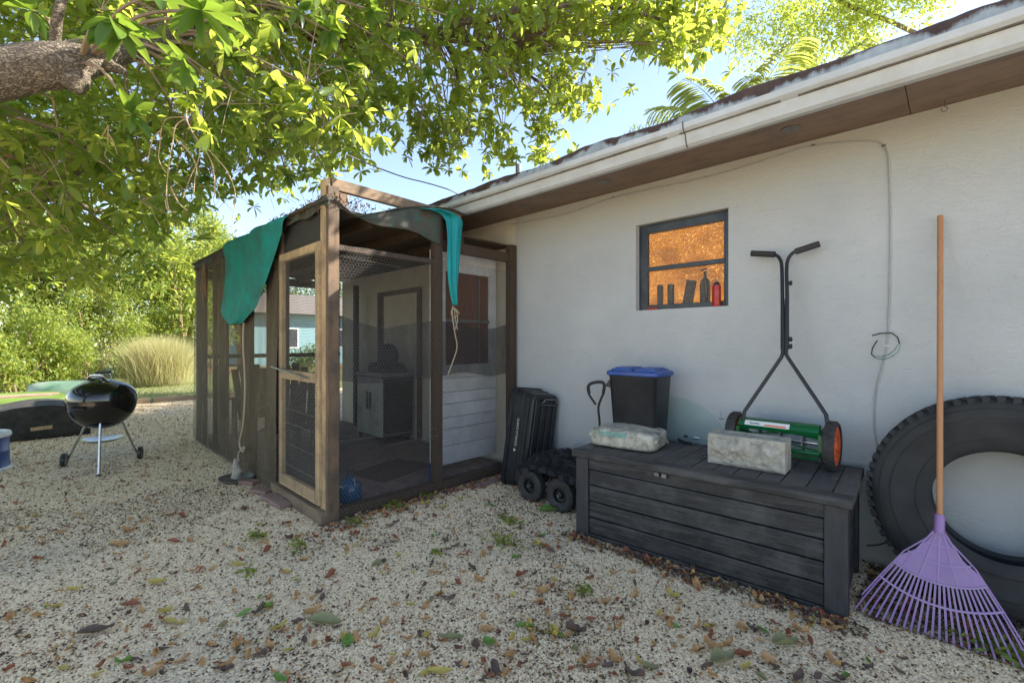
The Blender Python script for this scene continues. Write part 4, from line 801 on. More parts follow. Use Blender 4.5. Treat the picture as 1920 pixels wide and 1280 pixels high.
# ------------------------------------------------------------------ concrete block
q0, q1 = pz(1327, 866, ZL), pz(1472, 890, ZL); a = math.atan2(q1.y - q0.y, q1.x - q0.x); LBk = (q1 - q0).length
bk = thing('concrete_block', (q0.x, q0.y, ZL + .001), 'pale rough-faced hollow concrete block on the box lid before the mower', 'block', None, a)
def rough_face(u, v):
    x, z = u * LBk, v * .188; e = min(u, 1 - u, v, 1 - v); k = min(e * 9, 1); return Vector((x, -.034 * k * (.55 + noise.noise(Vector((x * 14, z * 14, 1)))) - .018 * k * noise.noise(Vector((x * 45, z * 45, 3))), z))
m_ = MB(); m_.grid(rough_face, 44, 22); n_ = 44
m_.span((0, 0.0, 0), (LBk, .055, .188)); m_.span((0, .055, 0), (.05, .15, .187)); m_.span((LBk - .05, .055, 0), (LBk, .15, .187)); m_.span((0, .15, 0), (LBk, .19, .188)); m_.span((LBk * .47, .055, 0), (LBk * .53, .15, .184))
obj('block_body', m_, 'concrete', bk, local=True, smooth=25)
# ------------------------------------------------------------------ tools on the lid
def on_lid(px, py): return pz(px, py, ZL + .008)
toolsd = [('pliers', 'black handled pliers on the lid between bag and block', [(1272, 824), (1284, 830), (1296, 832)], .010, 'black_plastic'),
          ('socket', 'bright round socket beside the pliers on the lid', [(1283, 818), (1290, 819)], .012, 'chrome'),
          ('socket', 'long chrome socket nearest the concrete block', [(1300, 821), (1312, 822)], .011, 'chrome'),
          ('clamp', 'rusty iron clamp behind the chrome sockets on the lid', [(1275, 813), (1290, 815), (1305, 814), (1318, 816)], .006, 'metal_dull')]
for nm, lb, pts, r_, m in toolsd: tag(obj(nm, MB().tube([on_lid(*p) + Vector((0, 0, r_ - .006)) for p in pts], r_, 10), m), lb, 'tool')
def flake_geo(L, wd, curl, seed):
    rs = random.Random(seed); vs = []; fs = []; nu, nv = 8, 4
    for i in range(nu + 1):
        t = i / nu; w_ = wd * (math.sin(math.pi * min(t * .93 + .05, 1)) ** .75)
        for j in range(nv + 1):
            s = j / nv - .5; z = curl * (s * s * 4) * wd * .9 * (.6 + .4 * math.sin(t * 7 + seed)) + curl * .25 * L * (t - .5) ** 2 * 2 + rs.uniform(-1, 1) * .0015
            vs.append(((t - .5) * L, s * w_ + .03 * L * math.sin(t * 3 + seed) * .5, z + .002))
    for i in range(nu):
        for j in range(nv): a_ = i * (nv + 1) + j; fs.append((a_, a_ + 1, a_ + nv + 2, a_ + nv + 1))
    return vs, fs
LM = {}
for k in FL:
    for s in range(4):
        vs_, fs_ = flake_geo(1, .36 + .08 * s, (.2, .45, .75, .35)[s], s * 7 + len(k)); me = bpy.data.meshes.new('fallen_leaf'); me.from_pydata(vs_, [], fs_); me.materials.append(M['fl_' + k]); me.polygons.foreach_set('use_smooth', [True] * len(me.polygons)); LM[k, s] = me
def fleaf(x, y, z, k, L, label, group=None, s=None, rz=None, tilt=None):
    o = link('fallen_leaf', LM[k, random.randrange(4) if s is None else s], None, (x, y, z)); o.scale = (L, L, L)
    t = tilt if tilt is not None else .16; o.rotation_euler = (random.gauss(0, t), random.gauss(0, t), random.uniform(0, 6.28) if rz is None else rz); return tag(o, label, 'leaf', group)
random.seed(11)
for px, py, k_, L_, lb in [(1266, 812, 'brown', .05, 'dark dry leaf left of the rusty clamp on the lid'), (1281, 809, 'rust', .045, 'rust coloured leaf behind the clamp on the lid'), (1297, 809, 'brown', .05, 'curled brown leaf behind the chrome sockets'), (1311, 811, 'rust', .04, 'small rusty leaf between clamp and concrete block'), (1320, 822, 'orange', .05, 'orange-brown leaf touching the concrete block on the lid'), (1306, 832, 'brown', .035, 'tiny brown leaf beside the pliers handle')]:
    q = on_lid(px, py); fleaf(q.x, q.y, ZL + .006, k_, L_, lb, 'dry leaf scraps on the box lid')
for px, py, lb in ((1482, 880, 'tiny yellow leaf at the right foot of the concrete block'), (1318, 850, 'tiny yellow leaf at the left foot of the concrete block')):
    q = on_lid(px, py); fleaf(q.x, q.y, ZL + .006, 'yellow', .03, lb)
# ------------------------------------------------------------------ round glass
qc = Vector((-1.67, WALL_Y - .045, .47)); tag(obj('glass_disc', MB().lathe([(0, -.004), (.47, -.004), (.475, 0), (.47, .004), (0, .004)], qc, (0, -1, .06), 64), 'glass'), 'round clear glass tabletop leaning on the wall behind the box', 'glass top')
# ------------------------------------------------------------------ waste bin
bq = wy(1203, 800, 3.33); bn = thing('waste_bin', (-1.80, 3.30, ZL + .0), 'black waste bin with a two-flap blue lid behind the cement bag', 'bin', None, R(3))
bd = obj('bin_body', MB().loft([[(x, y, z) for x, y in rrect(w_, d_, .03)] for w_, d_, z in ((.33, .24, 0), (.34, .25, .01), (.395, .30, .50), (.40, .305, .505), (.40, .305, .525))]), 'black_plastic', bn, local=True, smooth=40)
obj('hand_grip', MB().add([(-.2, -.08, .50), (-.2, .08, .50), (-.265, .08, .42), (-.265, -.08, .42), (-.185, -.08, .405), (-.185, .08, .405)], [(0, 1, 2, 3), (3, 2, 5, 4), (0, 3, 4), (1, 5, 2)]), 'black_plastic', bd, local=True, solid=.008, smooth=0)
ld = obj('lid', MB().loft([[(x, y, z) for x, y in rrect(w_, d_, .035)] for w_, d_, z in ((.415, .32, .515), (.43, .335, .522), (.43, .335, .545), (.40, .31, .556))]), 'blue_lid', bn, local=True, smooth=40)
for sx in (-1, 1): obj('flap', MB().loft([[(x + sx * .095, y, z) for x, y in rrect(w_, d_, .02)] for w_, d_, z in ((.18, .27, .554), (.178, .265, .568), (.14, .22, .572), (.138, .218, .579))]), 'blue_lid', ld, local=True, smooth=40)
# ------------------------------------------------------------------ reel mower
mw = thing('reel_mower', (-.83, 3.31, ZL), 'green push reel mower with orange wheels parked upright on the box lid', 'mower')
xl, xr, yw, rw = -1.10, -.545, 3.36, .145; zc = ZL + rw + .002
def wheel(xc, side):
    wh = obj('wheel', MB().lathe([(rw - .022, -.028), (rw - .006, -.03), (rw, -.02), (rw, .02), (rw - .006, .03), (rw - .022, .028)], (xc, yw, zc), (1, 0, 0), 48, True), 'black_rubber', mw)
    obj('hub', MB().lathe([(rw - .023, -.02), (rw - .023, .02), (rw - .03, .024), (rw - .045, .016), (.03, .018), (.025, .026), (0, .027)], (xc, yw, zc), (side, 0, 0), 48), 'orange_plastic', wh)
    lg = MB()
    for k in range(40):
        a_ = 2 * math.pi * k / 40; m3 = Matrix.Rotation(a_, 3, 'X'); lg.box(Vector((xc, yw, zc)) + m3 @ Vector((0, 0, rw + .001)), (.05, .008, .006), m3 @ Matrix.Rotation(.5 if k % 2 else -.5, 3, 'Z'))
    obj('tread', lg, 'black_rubber', wh, smooth=0)
    sp = MB()
    for k in range(12):
        a_ = 2 * math.pi * k / 12; m3 = Matrix.Rotation(a_, 3, 'X'); sp.box(Vector((xc + side * .0225, yw, zc)) + m3 @ Vector((0, 0, .082)), (.006, .01, .02), m3)
    obj('hub_rib', sp, 'orange_plastic', wh, smooth=0)
wheel(xl, -1); wheel(xr, 1)
for xx, s in ((xl + .045, 1), (xr - .045, -1)):
    obj('side_plate', MB().lathe([(0, -.012), (.085, -.012), (.105, -.005), (.105, .008), (.08, .012), (0, .012)], (xx, yw, zc), (1, 0, 0), 28).box((xx, yw - .06, zc + .02), (.02, .10, .10)), 'green_plastic', mw)
prof = [(-.10, .06), (-.115, .085), (-.095, .115), (-.055, .128), (-.03, .12), (-.045, .10), (-.075, .085)]
obj('housing', MB().loft([[(x, yw + y, zc + z) for y, z in prof] for x in (xl + .05, xl + .12, xl + .3, xr - .12, xr - .05)]), 'green_plastic', mw, smooth=50)
obj('cross_bar', MB().tube([(xl + .05, yw - .09, zc - .045), (xr - .05, yw - .09, zc - .045)], .012, 10), 'green_plastic', mw)
obj('cutter_bar', MB().box(((xl + xr) / 2, yw - .06, zc - .075), (.44, .06, .01), (.3, 0, 0)), 'green_plastic', mw, smooth=0); obj('axle', MB().tube([(xl, yw, zc), (xr, yw, zc)], .011, 12), 'chrome', mw)
for k in range(5):
    pts = [(xl + .06 + (xr - xl - .12) * t / 10, yw + .075 * math.cos(k * 1.2566 + t * .12), zc + .075 * math.sin(k * 1.2566 + t * .12)) for t in range(11)]
    m_ = MB()
    m_.loft([[(p[0], p[1], p[2]), (p[0], p[1] + .003, p[2] + .003), (p[0], yw + (p[1] - yw) * .72, zc + (p[2] - zc) * .72), (p[0], yw + (p[1] - yw) * .72 - .003, zc + (p[2] - zc) * .72 - .003)] for p in pts]); obj('blade', m_, 'green_plastic', mw, smooth=50)
for x in (xl + .15, (xl + xr) / 2, xr - .15): obj('spider', MB().lathe([(.02, -.003), (.06, -.003), (.06, .003), (.02, .003)], (x, yw, zc), (1, 0, 0), 5, True), 'metal_dull', mw)
def label_plate(): 
    o = obj('decal', MB().grid(lambda u, v: (xl + .09 + .26 * u, yw - .116 + .020 * v, zc + .087 + .0285 * v), 6, 1), 'paint_white', mw); return o
label_plate(); obj('decal', MB().grid(lambda u, v: (xl + .21 + .12 * u, yw - .1145 + .006 * v, zc + .0915 + .0085 * v), 4, 1), 'paint_orange', mw)
def text(body, size, m, parent, mat4, name='lettering', ext=.0005):
    cu = bpy.data.curves.new(name, 'FONT'); cu.body = body; cu.size = size; cu.extrude = ext; cu.align_x = 'CENTER'; cu.align_y = 'CENTER'; t = bpy.data.objects.new('tmp', cu); col.objects.link(t)
    bpy.context.view_layer.update(); me = bpy.data.meshes.new_from_object(t.evaluated_get(bpy.context.evaluated_depsgraph_get())); bpy.data.objects.remove(t)
    me.transform(mat4); inv = W[parent.name].inverted(); me.transform(inv); me.materials.clear(); me.materials.append(M[m]); o = link(name, me, parent); W[o.name] = W[parent.name]; return o
text('Scotts', .024, 'green_plastic', mw, Matrix.Translation((xl + .15, yw - .1085, zc + .101)) @ Matrix.Rotation(R(55), 4, 'X'))
# handle: leans back against the wall
def HY(z): return 3.24 + (z - .75) * .245
def hp(px, py):
    Y = 3.4
    for _ in range(6): q = wy(px, py, Y); Y = HY(q.z)
    return q
def smoothp(pts, n_=6):
    out = []; P_ = [Vector(p) for p in pts]
    for i in range(len(P_) - 1):
        for k in range(n_):
            t = k / n_; p0, p1, p2, p3 = P_[max(i - 1, 0)], P_[i], P_[i + 1], P_[min(i + 2, len(P_) - 1)]
            out.append(.5 * ((2 * p1) + (p2 - p0) * t + (2 * p0 - 5 * p1 + 4 * p2 - p3) * t * t + (3 * p1 - p0 - 3 * p2 + p3) * t ** 3))
    return out + [P_[-1]]
obj('lower_handle', MB().tube(smoothp([hp(1393, 790), hp(1396, 772), hp(1402, 762), hp(1458, 680), hp(1466, 667), hp(1468, 655), hp(1468, 620), hp(1467, 560)]), .0115, 10), 'black_metal', mw)
obj('lower_handle', MB().tube(smoothp([hp(1551, 792), hp(1549, 780), hp(1543, 768), hp(1482, 677), hp(1475, 665), hp(1474, 655), hp(1474, 620), hp(1475, 560)]), .0115, 10), 'black_metal', mw)
obj('upper_handle', MB().tube(smoothp([hp(1467, 655), hp(1467, 560), hp(1466, 505), hp(1463, 487), hp(1454, 478), hp(1440, 476), hp(1414, 475)]), .0115, 10), 'black_metal', mw)
obj('upper_handle', MB().tube(smoothp([hp(1476, 655), hp(1476, 560), hp(1475, 505), hp(1478, 486), hp(1487, 474), hp(1500, 469), hp(1532, 458)]), .0115, 10), 'black_metal', mw)
obj('grip', MB().tube([hp(1409, 475), hp(1453, 477)], .021, 12), 'black_rubber', mw); obj('grip', MB().tube([hp(1491, 472), hp(1537, 457)], .021, 12), 'black_rubber', mw)
for px, py in ((1479, 531), (1479, 636), (1479, 649)):
    q = hp(px, py); obj('knob', MB().tube([q + Vector((-.02, 0, 0)), q + Vector((.018, -.0, 0))], .011, 8).tube([q + Vector((.004, 0, 0)), q + Vector((.018, 0, 0))], .016, 8), 'black_plastic', mw)

# ------------------------------------------------------------------ cart tub
TX0, TX1, TY0, TY1, TZ = -3.20, -2.93, 3.13, 3.56, .93
tub = thing('cart_tub', (-3.06, 3.33, 0), 'black plastic cart tub with wide ribs stood on end against the wall', 'tub')
lean = Matrix.Translation((-3.06, 3.13, 0)) @ Matrix.Rotation(R(-7), 4, 'X') @ Matrix.Rotation(R(3), 4, 'Y') @ Matrix.Translation((3.06, -3.13, 0))
def TL(mb): mb.v = [tuple(lean @ Vector(v)) for v in mb.v]; return mb
cy, cz = (TY0 + TY1) / 2, .475
loops = []
for x, w_, h, r_ in ((TX1 - .03, .30, .80, .05), (TX1, .36, .86, .06), (TX1 - .012, .385, .885, .07), (TX1 - .12, .40, .91, .07), (TX1 - .125, .415, .925, .075), (TX0 + .05, .43, .94, .07), (TX0 + .045, .46, .965, .075), (TX0, .46, .965, .075), (TX0 + .005, .44, .945, .07), (TX1 - .05, .36, .86, .06)):
    loops.append([(x, cy + a_, cz + b_) for a_, b_ in rrect(w_, h, r_, 5)])
loops[0], loops[1] = [(TX1 + .001, cy + a_, cz + b_) for a_, b_ in rrect(.30, .80, .05, 5)], loops[1]
tbody = obj('tub_shell', TL(MB().loft(loops)), 'black_plastic', tub, smooth=35)
for k in range(4): obj('rib', TL(MB().box((TX1 + .006, cy - .135 + k * .09, cz), (.018, .05, .78))), 'black_plastic', tbody, smooth=0, bev=.006)
obj('rib', TL(MB().box(((TX0 + TX1) / 2 + .07, TY0 + .012, cz), (.05, .012, .80))), 'black_plastic', tbody, smooth=0, bev=.004)
obj('latch_bar', TL(MB().tube(smoothp([(TX1 + .01, TY0 + .12, .84), (TX1 + .05, TY0 + .12, .85), (TX1 + .055, TY0 + .14, .875), (TX1 + .055, TY0 + .30, .875), (TX1 + .05, TY0 + .32, .85), (TX1 + .01, TY0 + .32, .84)], 3), .006, 8).tube([(TX1 + .02, TY0 + .10, .82), (TX1 + .02, TY0 + .34, .82)], .005, 6)), 'metal_dull', tub)
obj('latch_plate', TL(MB().box((TX1 + .012, TY0 + .22, .845), (.02, .18, .05))), 'black_metal', tub, smooth=0)
mt = lean @ Matrix.Translation((TX0 + .13, TY0 - .001, .53)) @ Matrix.Rotation(R(90), 4, 'X') @ Matrix.Rotation(R(90), 4, 'Z')
text('GORILLA CARTS', .036, 'paint_white', tub, mt)
obj('emblem', TL(MB().add([(TX0 + .112, TY0 - .0015, .345), (TX0 + .112, TY0 - .0015, .375), (TX0 + .112 + .03, TY0 - .0015, .36)], [(0, 1, 2)])), 'paint_white', tub, smooth=0)
# ------------------------------------------------------------------ cart undercarriage
ct = thing('garden_cart', (-2.45, 3.2, 0), 'black cart frame on fat tyres, draped with black netting, beside the box', 'cart')
for (x, y) in ((-2.68, 3.0), (-2.33, 2.98), (-2.68, 3.45), (-2.30, 3.45)):
    rr_ = .14 if y < 3.2 else .135
    wh = obj('wheel', MB().lathe([(.062, -.035), (.085, -.046), (.115, -.048), (.134, -.034), (.14, 0), (.134, .034), (.115, .048), (.085, .046), (.062, .035)], (x, y, .14), (0, 1, 0), 40, True), 'black_rubber', ct)
    obj('rim', MB().lathe([(.063, .034), (.066, .042), (.058, .040), (.05, .015), (.028, .012), (.024, .035), (.015, .038), (0, .038)], (x, y, .14), (0, -1, 0), 28), 'black_metal', wh)
    obj('axle_cap', MB().lathe([(0, .052), (.011, .052), (.013, .04), (.013, .0)], (x, y, .14), (0, -1, 0), 12), 'metal_dull', wh)
    lg = MB()
    for k in range(30):
        a_ = 2 * math.pi * k / 30; m3 = Matrix.Rotation(a_, 3, 'Y'); lg.box(Vector((x, y, .14)) + m3 @ Vector((0, (.02 if k % 2 else -.02), .1385)), (.014, .038, .008), m3)
    obj('tread', lg, 'black_rubber', wh, smooth=0)
for y in (3.0, 3.45): obj('axle', MB().tube([(-2.70, y + .03, .14), (-2.28, y + .03, .14)], .012, 8), 'black_metal', ct)
obj('frame_rail', MB().beam((-2.8, 3.05, .27), (-2.2, 3.05, .27), .03, .03), 'black_metal', ct, smooth=0); obj('frame_rail', MB().beam((-2.8, 3.42, .27), (-2.2, 3.42, .27), .03, .03), 'black_metal', ct, smooth=0)
for x in (-2.68, -2.33): obj('strut', MB().beam((x, 3.04, .14), (x, 3.05, .27), .02, .03), 'black_metal', ct, smooth=0)
qh = lambda px, py: wy(px, py, 3.32)
obj('pull_handle', MB().tube(smoothp([Vector((-2.25, 3.1, .27)), Vector((-2.2, 3.28, .4)), qh(1124, 800), qh(1122, 768), qh(1124, 755), qh(1132, 735), qh(1133, 722), qh(1127, 716), qh(1110, 718), qh(1103, 725), qh(1104, 738), qh(1117, 758)]), .010, 8), 'black_metal', ct)
obj('handle_grip', MB().tube(smoothp([qh(1131, 737), qh(1133, 722), qh(1127, 716), qh(1110, 718), qh(1103, 725), qh(1105, 738)]), .014, 8), 'black_rubber', ct)
# netting heap: coarse net sheet of real strands
nm_ = MB(); 
def hz(x, y): return .29 + .15 * max(0, 1 - ((x + 2.45) / .36) ** 2) ** .6 * max(0, 1 - ((y - 3.18) / .30) ** 2) ** .6 + .02 * noise.noise(Vector((x * 9, y * 9, 0))) + .03 * noise.noise(Vector((x * 22, y * 22, 4)))
for lay in range(3):
    o_ = lay * .007
    for k in range(44):
        x = -2.81 + .72 * k / 43 + o_; nm_.tube([(x + .012 * math.sin(j * 1.7 + k), 2.93 + .05 * j, hz(x, 2.93 + .05 * j) - .012 * lay - (.05 if j == 0 else 0)) for j in range(11)], .0036, 4, False)
    for k in range(30):
        y = 2.92 + .52 * k / 29 + o_; nm_.tube([(-2.81 + .06 * j, y + .012 * math.sin(j * 2.1 + k), hz(-2.81 + .06 * j, y) - .012 * lay + .002) for j in range(13)], .0036, 4, False)
tag(obj('netting', nm_, 'black_plastic'), 'heap of black plastic netting bundled on the cart frame', 'netting')
tag(obj('netting_roll', MB().lathe([(0, -.30), (.05, -.30), (.07, -.2), (.06, 0), (.07, .2), (.05, .30), (0, .30)], (-2.45, 3.24, .33), (1, 0, 0), 20), 'black_rubber'), 'rolled dark cloth under the black netting on the cart', 'cloth roll')

# ------------------------------------------------------------------ TYRE
tx, tz, ro, ri = .175, .565, .565, .275; TYC = 3.44; tilt_ax = Vector((0, -1, .045)).normalized()
ty = thing('truck_tyre', (tx, TYC, 0), 'huge worn black truck tyre leaning on the white wall', 'tyre')
prof = [(ri, -.085), (ri + .02, -.10), (ri + .05, -.105), (ri + .075, -.112), (ri + .10, -.113), (ri + .15, -.125), (ri + .155, -.127), (ri + .2, -.128), (ri + .23, -.122), (ri + .245, -.118), (ri + .262, -.10), (ri + .268, -.05), (ri + .268, .05), (ri + .262, .10), (ri + .245, .118), (ri + .2, .128), (ri + .1, .113), (ri + .02, .10), (ri, .085), (ri + .02, .07), (ri + .1, .09), (ri + .2, .105), (ri + .24, .05), (ri + .24, -.05), (ri + .2, -.105), (ri + .1, -.09), (ri + .02, -.07)]
ctr = Vector((tx, TYC, tz)); obj('casing', MB().lathe([(r_, -h) for r_, h in prof], ctr, tilt_ax, 96, True), 'tyre_rubber', ty, smooth=50)
for rr_, hh in ((ri + .065, .111), (ri + .17, .1285), (ri + .22, .1265)): obj('sidewall_ring', MB().lathe([(rr_ - .003, hh - .002), (rr_ - .002, hh + .002), (rr_ + .002, hh + .002), (rr_ + .003, hh - .002)], ctr, tilt_ax, 96), 'tyre_rubber', ty, smooth=40)
zax = Vector((0, 0, 1)); rot0 = zax.rotation_difference(tilt_ax).to_matrix()
lug = MB().box((0, 0, 0), (.046, .032, .095)); lug.v = [(x, y * (1.15 if x < 0 else 1), z) for x, y, z in lug.v]
first = None; nl = 62
for k in range(nl):
    for sgn in (1, -1):
        a_ = 2 * math.pi * (k + (0 if sgn > 0 else .5)) / nl
        loc = rot0 @ (Matrix.Rotation(a_, 3, 'Z') @ Vector((ro - .036, 0, sgn * .066))); m3 = rot0 @ Matrix.Rotation(a_, 3, 'Z') @ Matrix.Rotation(.28 * sgn, 3, 'X')
        if first is None: first = obj('tread_lug', lug, 'tyre_rubber', ty, local=True, smooth=0, bev=.003); o = first
        else: o = first.copy(); col.objects.link(o)
        o.location = loc + (ctr - Vector((tx, TYC, 0))); o.rotation_euler = m3.to_euler()
rb = MB().lathe([(ro - .034, -.11), (ro - .022, -.04), (ro - .022, .04), (ro - .034, .11)], ctr, tilt_ax, 96); obj('tread_base', rb, 'tyre_rubber', ty)

# ------------------------------------------------------------------ RAKE
hb, ht = Vector((-.062, 3.13, .50)), wy(1763, 405, WALL_Y - .045)
rk = thing('leaf_rake', (-.06, 3.05, 0), 'purple plastic leaf rake with long wooden handle leaning in front of the tyre', 'rake')
obj('handle', MB().tube([hb, ht], .0135, 14), 'rake_wood', rk)
tipc = Vector((-.072, 2.96, .008)); vdir = (tipc - (hb + Vector((0, 0, .03)))); apex = hb + Vector((0, 0, .035)); Lr = vdir.length; vd = vdir.normalized(); ud = Vector((1, .0, 0)); ud = (ud - vd * ud.dot(vd)).normalized(); nd = ud.cross(vd)
def rp_(a_, r_, off=0): # polar on rake plane, apex slightly above
    bend = max(0, (r_ - Lr * .93)) ; return apex + ud * (r_ * math.sin(a_)) + vd * (r_ * math.cos(a_)) + nd * (off) + Vector((0, -bend * .8, 0))
obj('socket', MB().tube([apex, apex + vd * .09], [.020, .022], 14), 'purple', rk)
HA = R(31)
def rpanel(a0, a1, r0, r1, th_=.003, na=1, nr=2, off=0):
    lo = []; 
    for i in range(nr + 1):
        r_ = r0 + (r1 - r0) * i / nr
        lo.append([rp_(a0, r_, off - th_), rp_(a1, r_, off - th_), rp_(a1, r_, off + th_), rp_(a0, r_, off + th_)])
    return MB().loft(lo)
web = MB(); nseg = 14
for k in range(nseg):
    a0, a1 = -HA + 2 * HA * k / nseg, -HA + 2 * HA * (k + 1) / nseg; lo = []
    for i in range(9):
        t = i / 8; r_ = .085 + .235 * t; f_ = .35 + .65 * min(1, t * 1.25); lo.append([rp_(a0 * f_, r_, -.002), rp_(a1 * f_, r_, -.002), rp_(a1 * f_, r_, .002), rp_(a0 * f_, r_, .002)])
    web.loft(lo)
obj('web', web, 'purple', rk, smooth=60)
def arc_rib(r_, w_, f_=1, h=.007): return MB().loft([[rp_(-HA * f_ + 2 * HA * f_ * k / 24, r_ - w_, -h), rp_(-HA * f_ + 2 * HA * f_ * k / 24, r_ + w_, -h), rp_(-HA * f_ + 2 * HA * f_ * k / 24, r_ + w_, h), rp_(-HA * f_ + 2 * HA * f_ * k / 24, r_ - w_, h)] for k in range(25)])
for r_, w_, f_ in ((.15, .003, .55), (.235, .003, .93), (.325, .004, 1), (.425, .0045, 1)): obj('cross_rib', arc_rib(r_, w_, f_), 'purple_rib', rk, smooth=60)
for k in range(5):
    a_ = (-1 + .5 * k) * .8; m_ = MB().tube([rp_(a_ * HA * .5, .08, .0), rp_(a_ * HA, .32, .0)], .0048, 6); obj('long_rib', m_, 'purple_rib', rk)
for s in (-1, 1): obj('edge_rib', MB().tube([rp_(s * HA * .35, .085), rp_(s * HA * .62, .13), rp_(s * HA, .25), rp_(s * HA, .43), rp_(s * HA, Lr)], .0035, 6), 'purple_rib', rk)
nt_ = 24
for k in range(nt_):
    a_ = -HA + 2 * HA * (k + .5) / nt_; L_ = Lr * (1 + .10 * (a_ / HA) ** 2); w_ = .0042
    pts = [(r_, a_) for r_ in (.322, .40, .46, L_ * .93, L_ * .97, L_ + .008)]
    obj('tine', MB().loft([[rp_(aa, r_, -.0018) - ud * w_, rp_(aa, r_, -.0018) + ud * w_, rp_(aa, r_, .0018) + ud * w_, rp_(aa, r_, .0018) - ud * w_] for r_, aa in pts]), 'purple', rk, smooth=60)

# ------------------------------------------------------------------ GRILL
gx, gy = -6.73, .46; gr = thing('kettle_grill', (gx, gy, 0), 'black enamel kettle barbecue with lid on three bright legs', 'grill', None, 0)
RB = .275
bowl = [(.30 * math.cos(R(a_)), .755 + .31 * math.sin(R(a_))) for a_ in range(-90, 1, 9)] + [(.29, .755), (.27, .66), (.2, .53), (0, .47)]
bo = obj('bowl', MB().lathe(bowl, (gx, gy, 0), seg=56), 'enamel', gr, smooth=50)
lidp = [(.308, .752), (.310, .768), (.300, .772)] + [(.30 * math.cos(R(a_)), .775 + .215 * math.sin(R(a_)) ** .95) for a_ in range(6, 91, 7)] + [(0, .99)]
li = obj('lid', MB().lathe(lidp, (gx, gy, 0), seg=56), 'enamel', gr, smooth=50)
rv = Vector((RT.x, RT.y, 0))
def gp3(a_, z, o=0): return Vector((gx, gy, z)) + rv * a_ + FW * o
obj('handle_shield', MB().grid(lambda u, v: gp3(-.10 + .20 * u, .98 + .065 * v * (1 - abs(2 * u - 1) ** 6), -.05 - .03 * v), 16, 3), 'chrome', li, solid=.003)
obj('handle', MB().tube(smoothp([gp3(-.10, .97), gp3(-.085, 1.04), gp3(-.06, 1.055), gp3(.06, 1.055), gp3(.085, 1.04), gp3(.10, .97)], 4), .005, 8), 'chrome', li); obj('grip', MB().tube([gp3(-.075, 1.06), gp3(.085, 1.065)], .014, 10), 'black_plastic', li)
vt = MB().lathe([(0, 0), (.05, 0), (.052, .004), (0, .006)], gp3(.045, .968, -.12), Vector((rv.x * .2 - FW.x * .6, rv.y * .2 - FW.y * .6, 1)), 20); obj('vent', vt, 'chrome', li)
for k in range(3): obj('vent_hole', MB().lathe([(0, .0065), (.010, .0065), (.010, .0)], gp3(.045 + .028 * math.cos(k * 2.1), .970 + .006 * (1 - math.sin(k * 2.1)), -.12 + .028 * math.sin(k * 2.1)), Vector((rv.x * .2 - FW.x * .6, rv.y * .2 - FW.y * .6, 1)), 10), 'black_metal', li)
obj('bowl_handle', MB().tube(smoothp([gp3(-.07, .70, -.285), gp3(-.065, .705, -.32), gp3(.065, .705, -.32), gp3(.07, .70, -.285)], 3), .009, 8), 'black_plastic', bo)
gf, gl_, grr = pz(185, 893), pz(127, 874), pz(257, 861)
legs = [(gf, 'front'), (gl_, 'left'), (grr, 'right')]
for q, nm in legs:
    d_ = Vector((q.x - gx, q.y - gy, 0)).normalized(); top = Vector((gx, gy, .55)) + d_ * .19; bot = Vector((q.x, q.y, .0 if nm == 'front' else .07)); lg_ = obj('leg', MB().tube([top, bot], .0115, 12), 'chrome', gr)
    if nm == 'front': obj('foot', MB().tube([bot + Vector((0, 0, .0)), bot + (top - bot).normalized() * .025], .014, 10), 'black_plastic', lg_)
ax_ = (grr - gl_); ax_.z = 0; ax_.normalize()
obj('axle', MB().tube([Vector((gl_.x, gl_.y, .075)), Vector((grr.x, grr.y, .075))], .004, 8), 'chrome', gr)
for q in (gl_, grr): wq = obj('wheel', MB().lathe([(.03, -.018), (.07, -.02), (.076, -.012), (.076, .012), (.07, .02), (.03, .018)], Vector((q.x, q.y, .076)) + ax_ * (.03 if q is grr else -.03), ax_, 32, True), 'black_plastic', gr); obj('hubcap', MB().lathe([(0, -.014), (.032, -.014), (.032, .014), (0, .014)], Vector((q.x, q.y, .076)) + ax_ * (.03 if q is grr else -.03), ax_, 20), 'chrome', wq)
obj('ash_tray', MB().lathe([(0, .30), (.12, .305), (.185, .335), (.188, .34), (.12, .312), (0, .308)], (gx, gy, 0), seg=36), 'chrome', gr)
# ------------------------------------------------------------------ blue drum
dm = thing('blue_drum', (-7.56, -.52, 0), 'blue metal drum with pale banded lid at the left edge', 'drum')
obj('shell', MB().lathe([(0, .0), (.27, 0), (.275, .02), (.27, .03), (.265, .20), (.27, .21), (.265, .22), (.265, .36)], (-7.56, -.52, 0), seg=48), 'drum_blue', dm); obj('lid', MB().lathe([(.268, .36), (.28, .365), (.283, .385), (.275, .41), (.25, .415), (.245, .40), (0, .40)], (-7.56, -.52, 0), seg=48), 'white_plastic', dm)
obj('base_ring', MB().lathe([(.28, 0), (.29, .01), (.285, .035), (.272, .038)], (-7.56, -.52, 0), seg=48), 'white_plastic', dm)
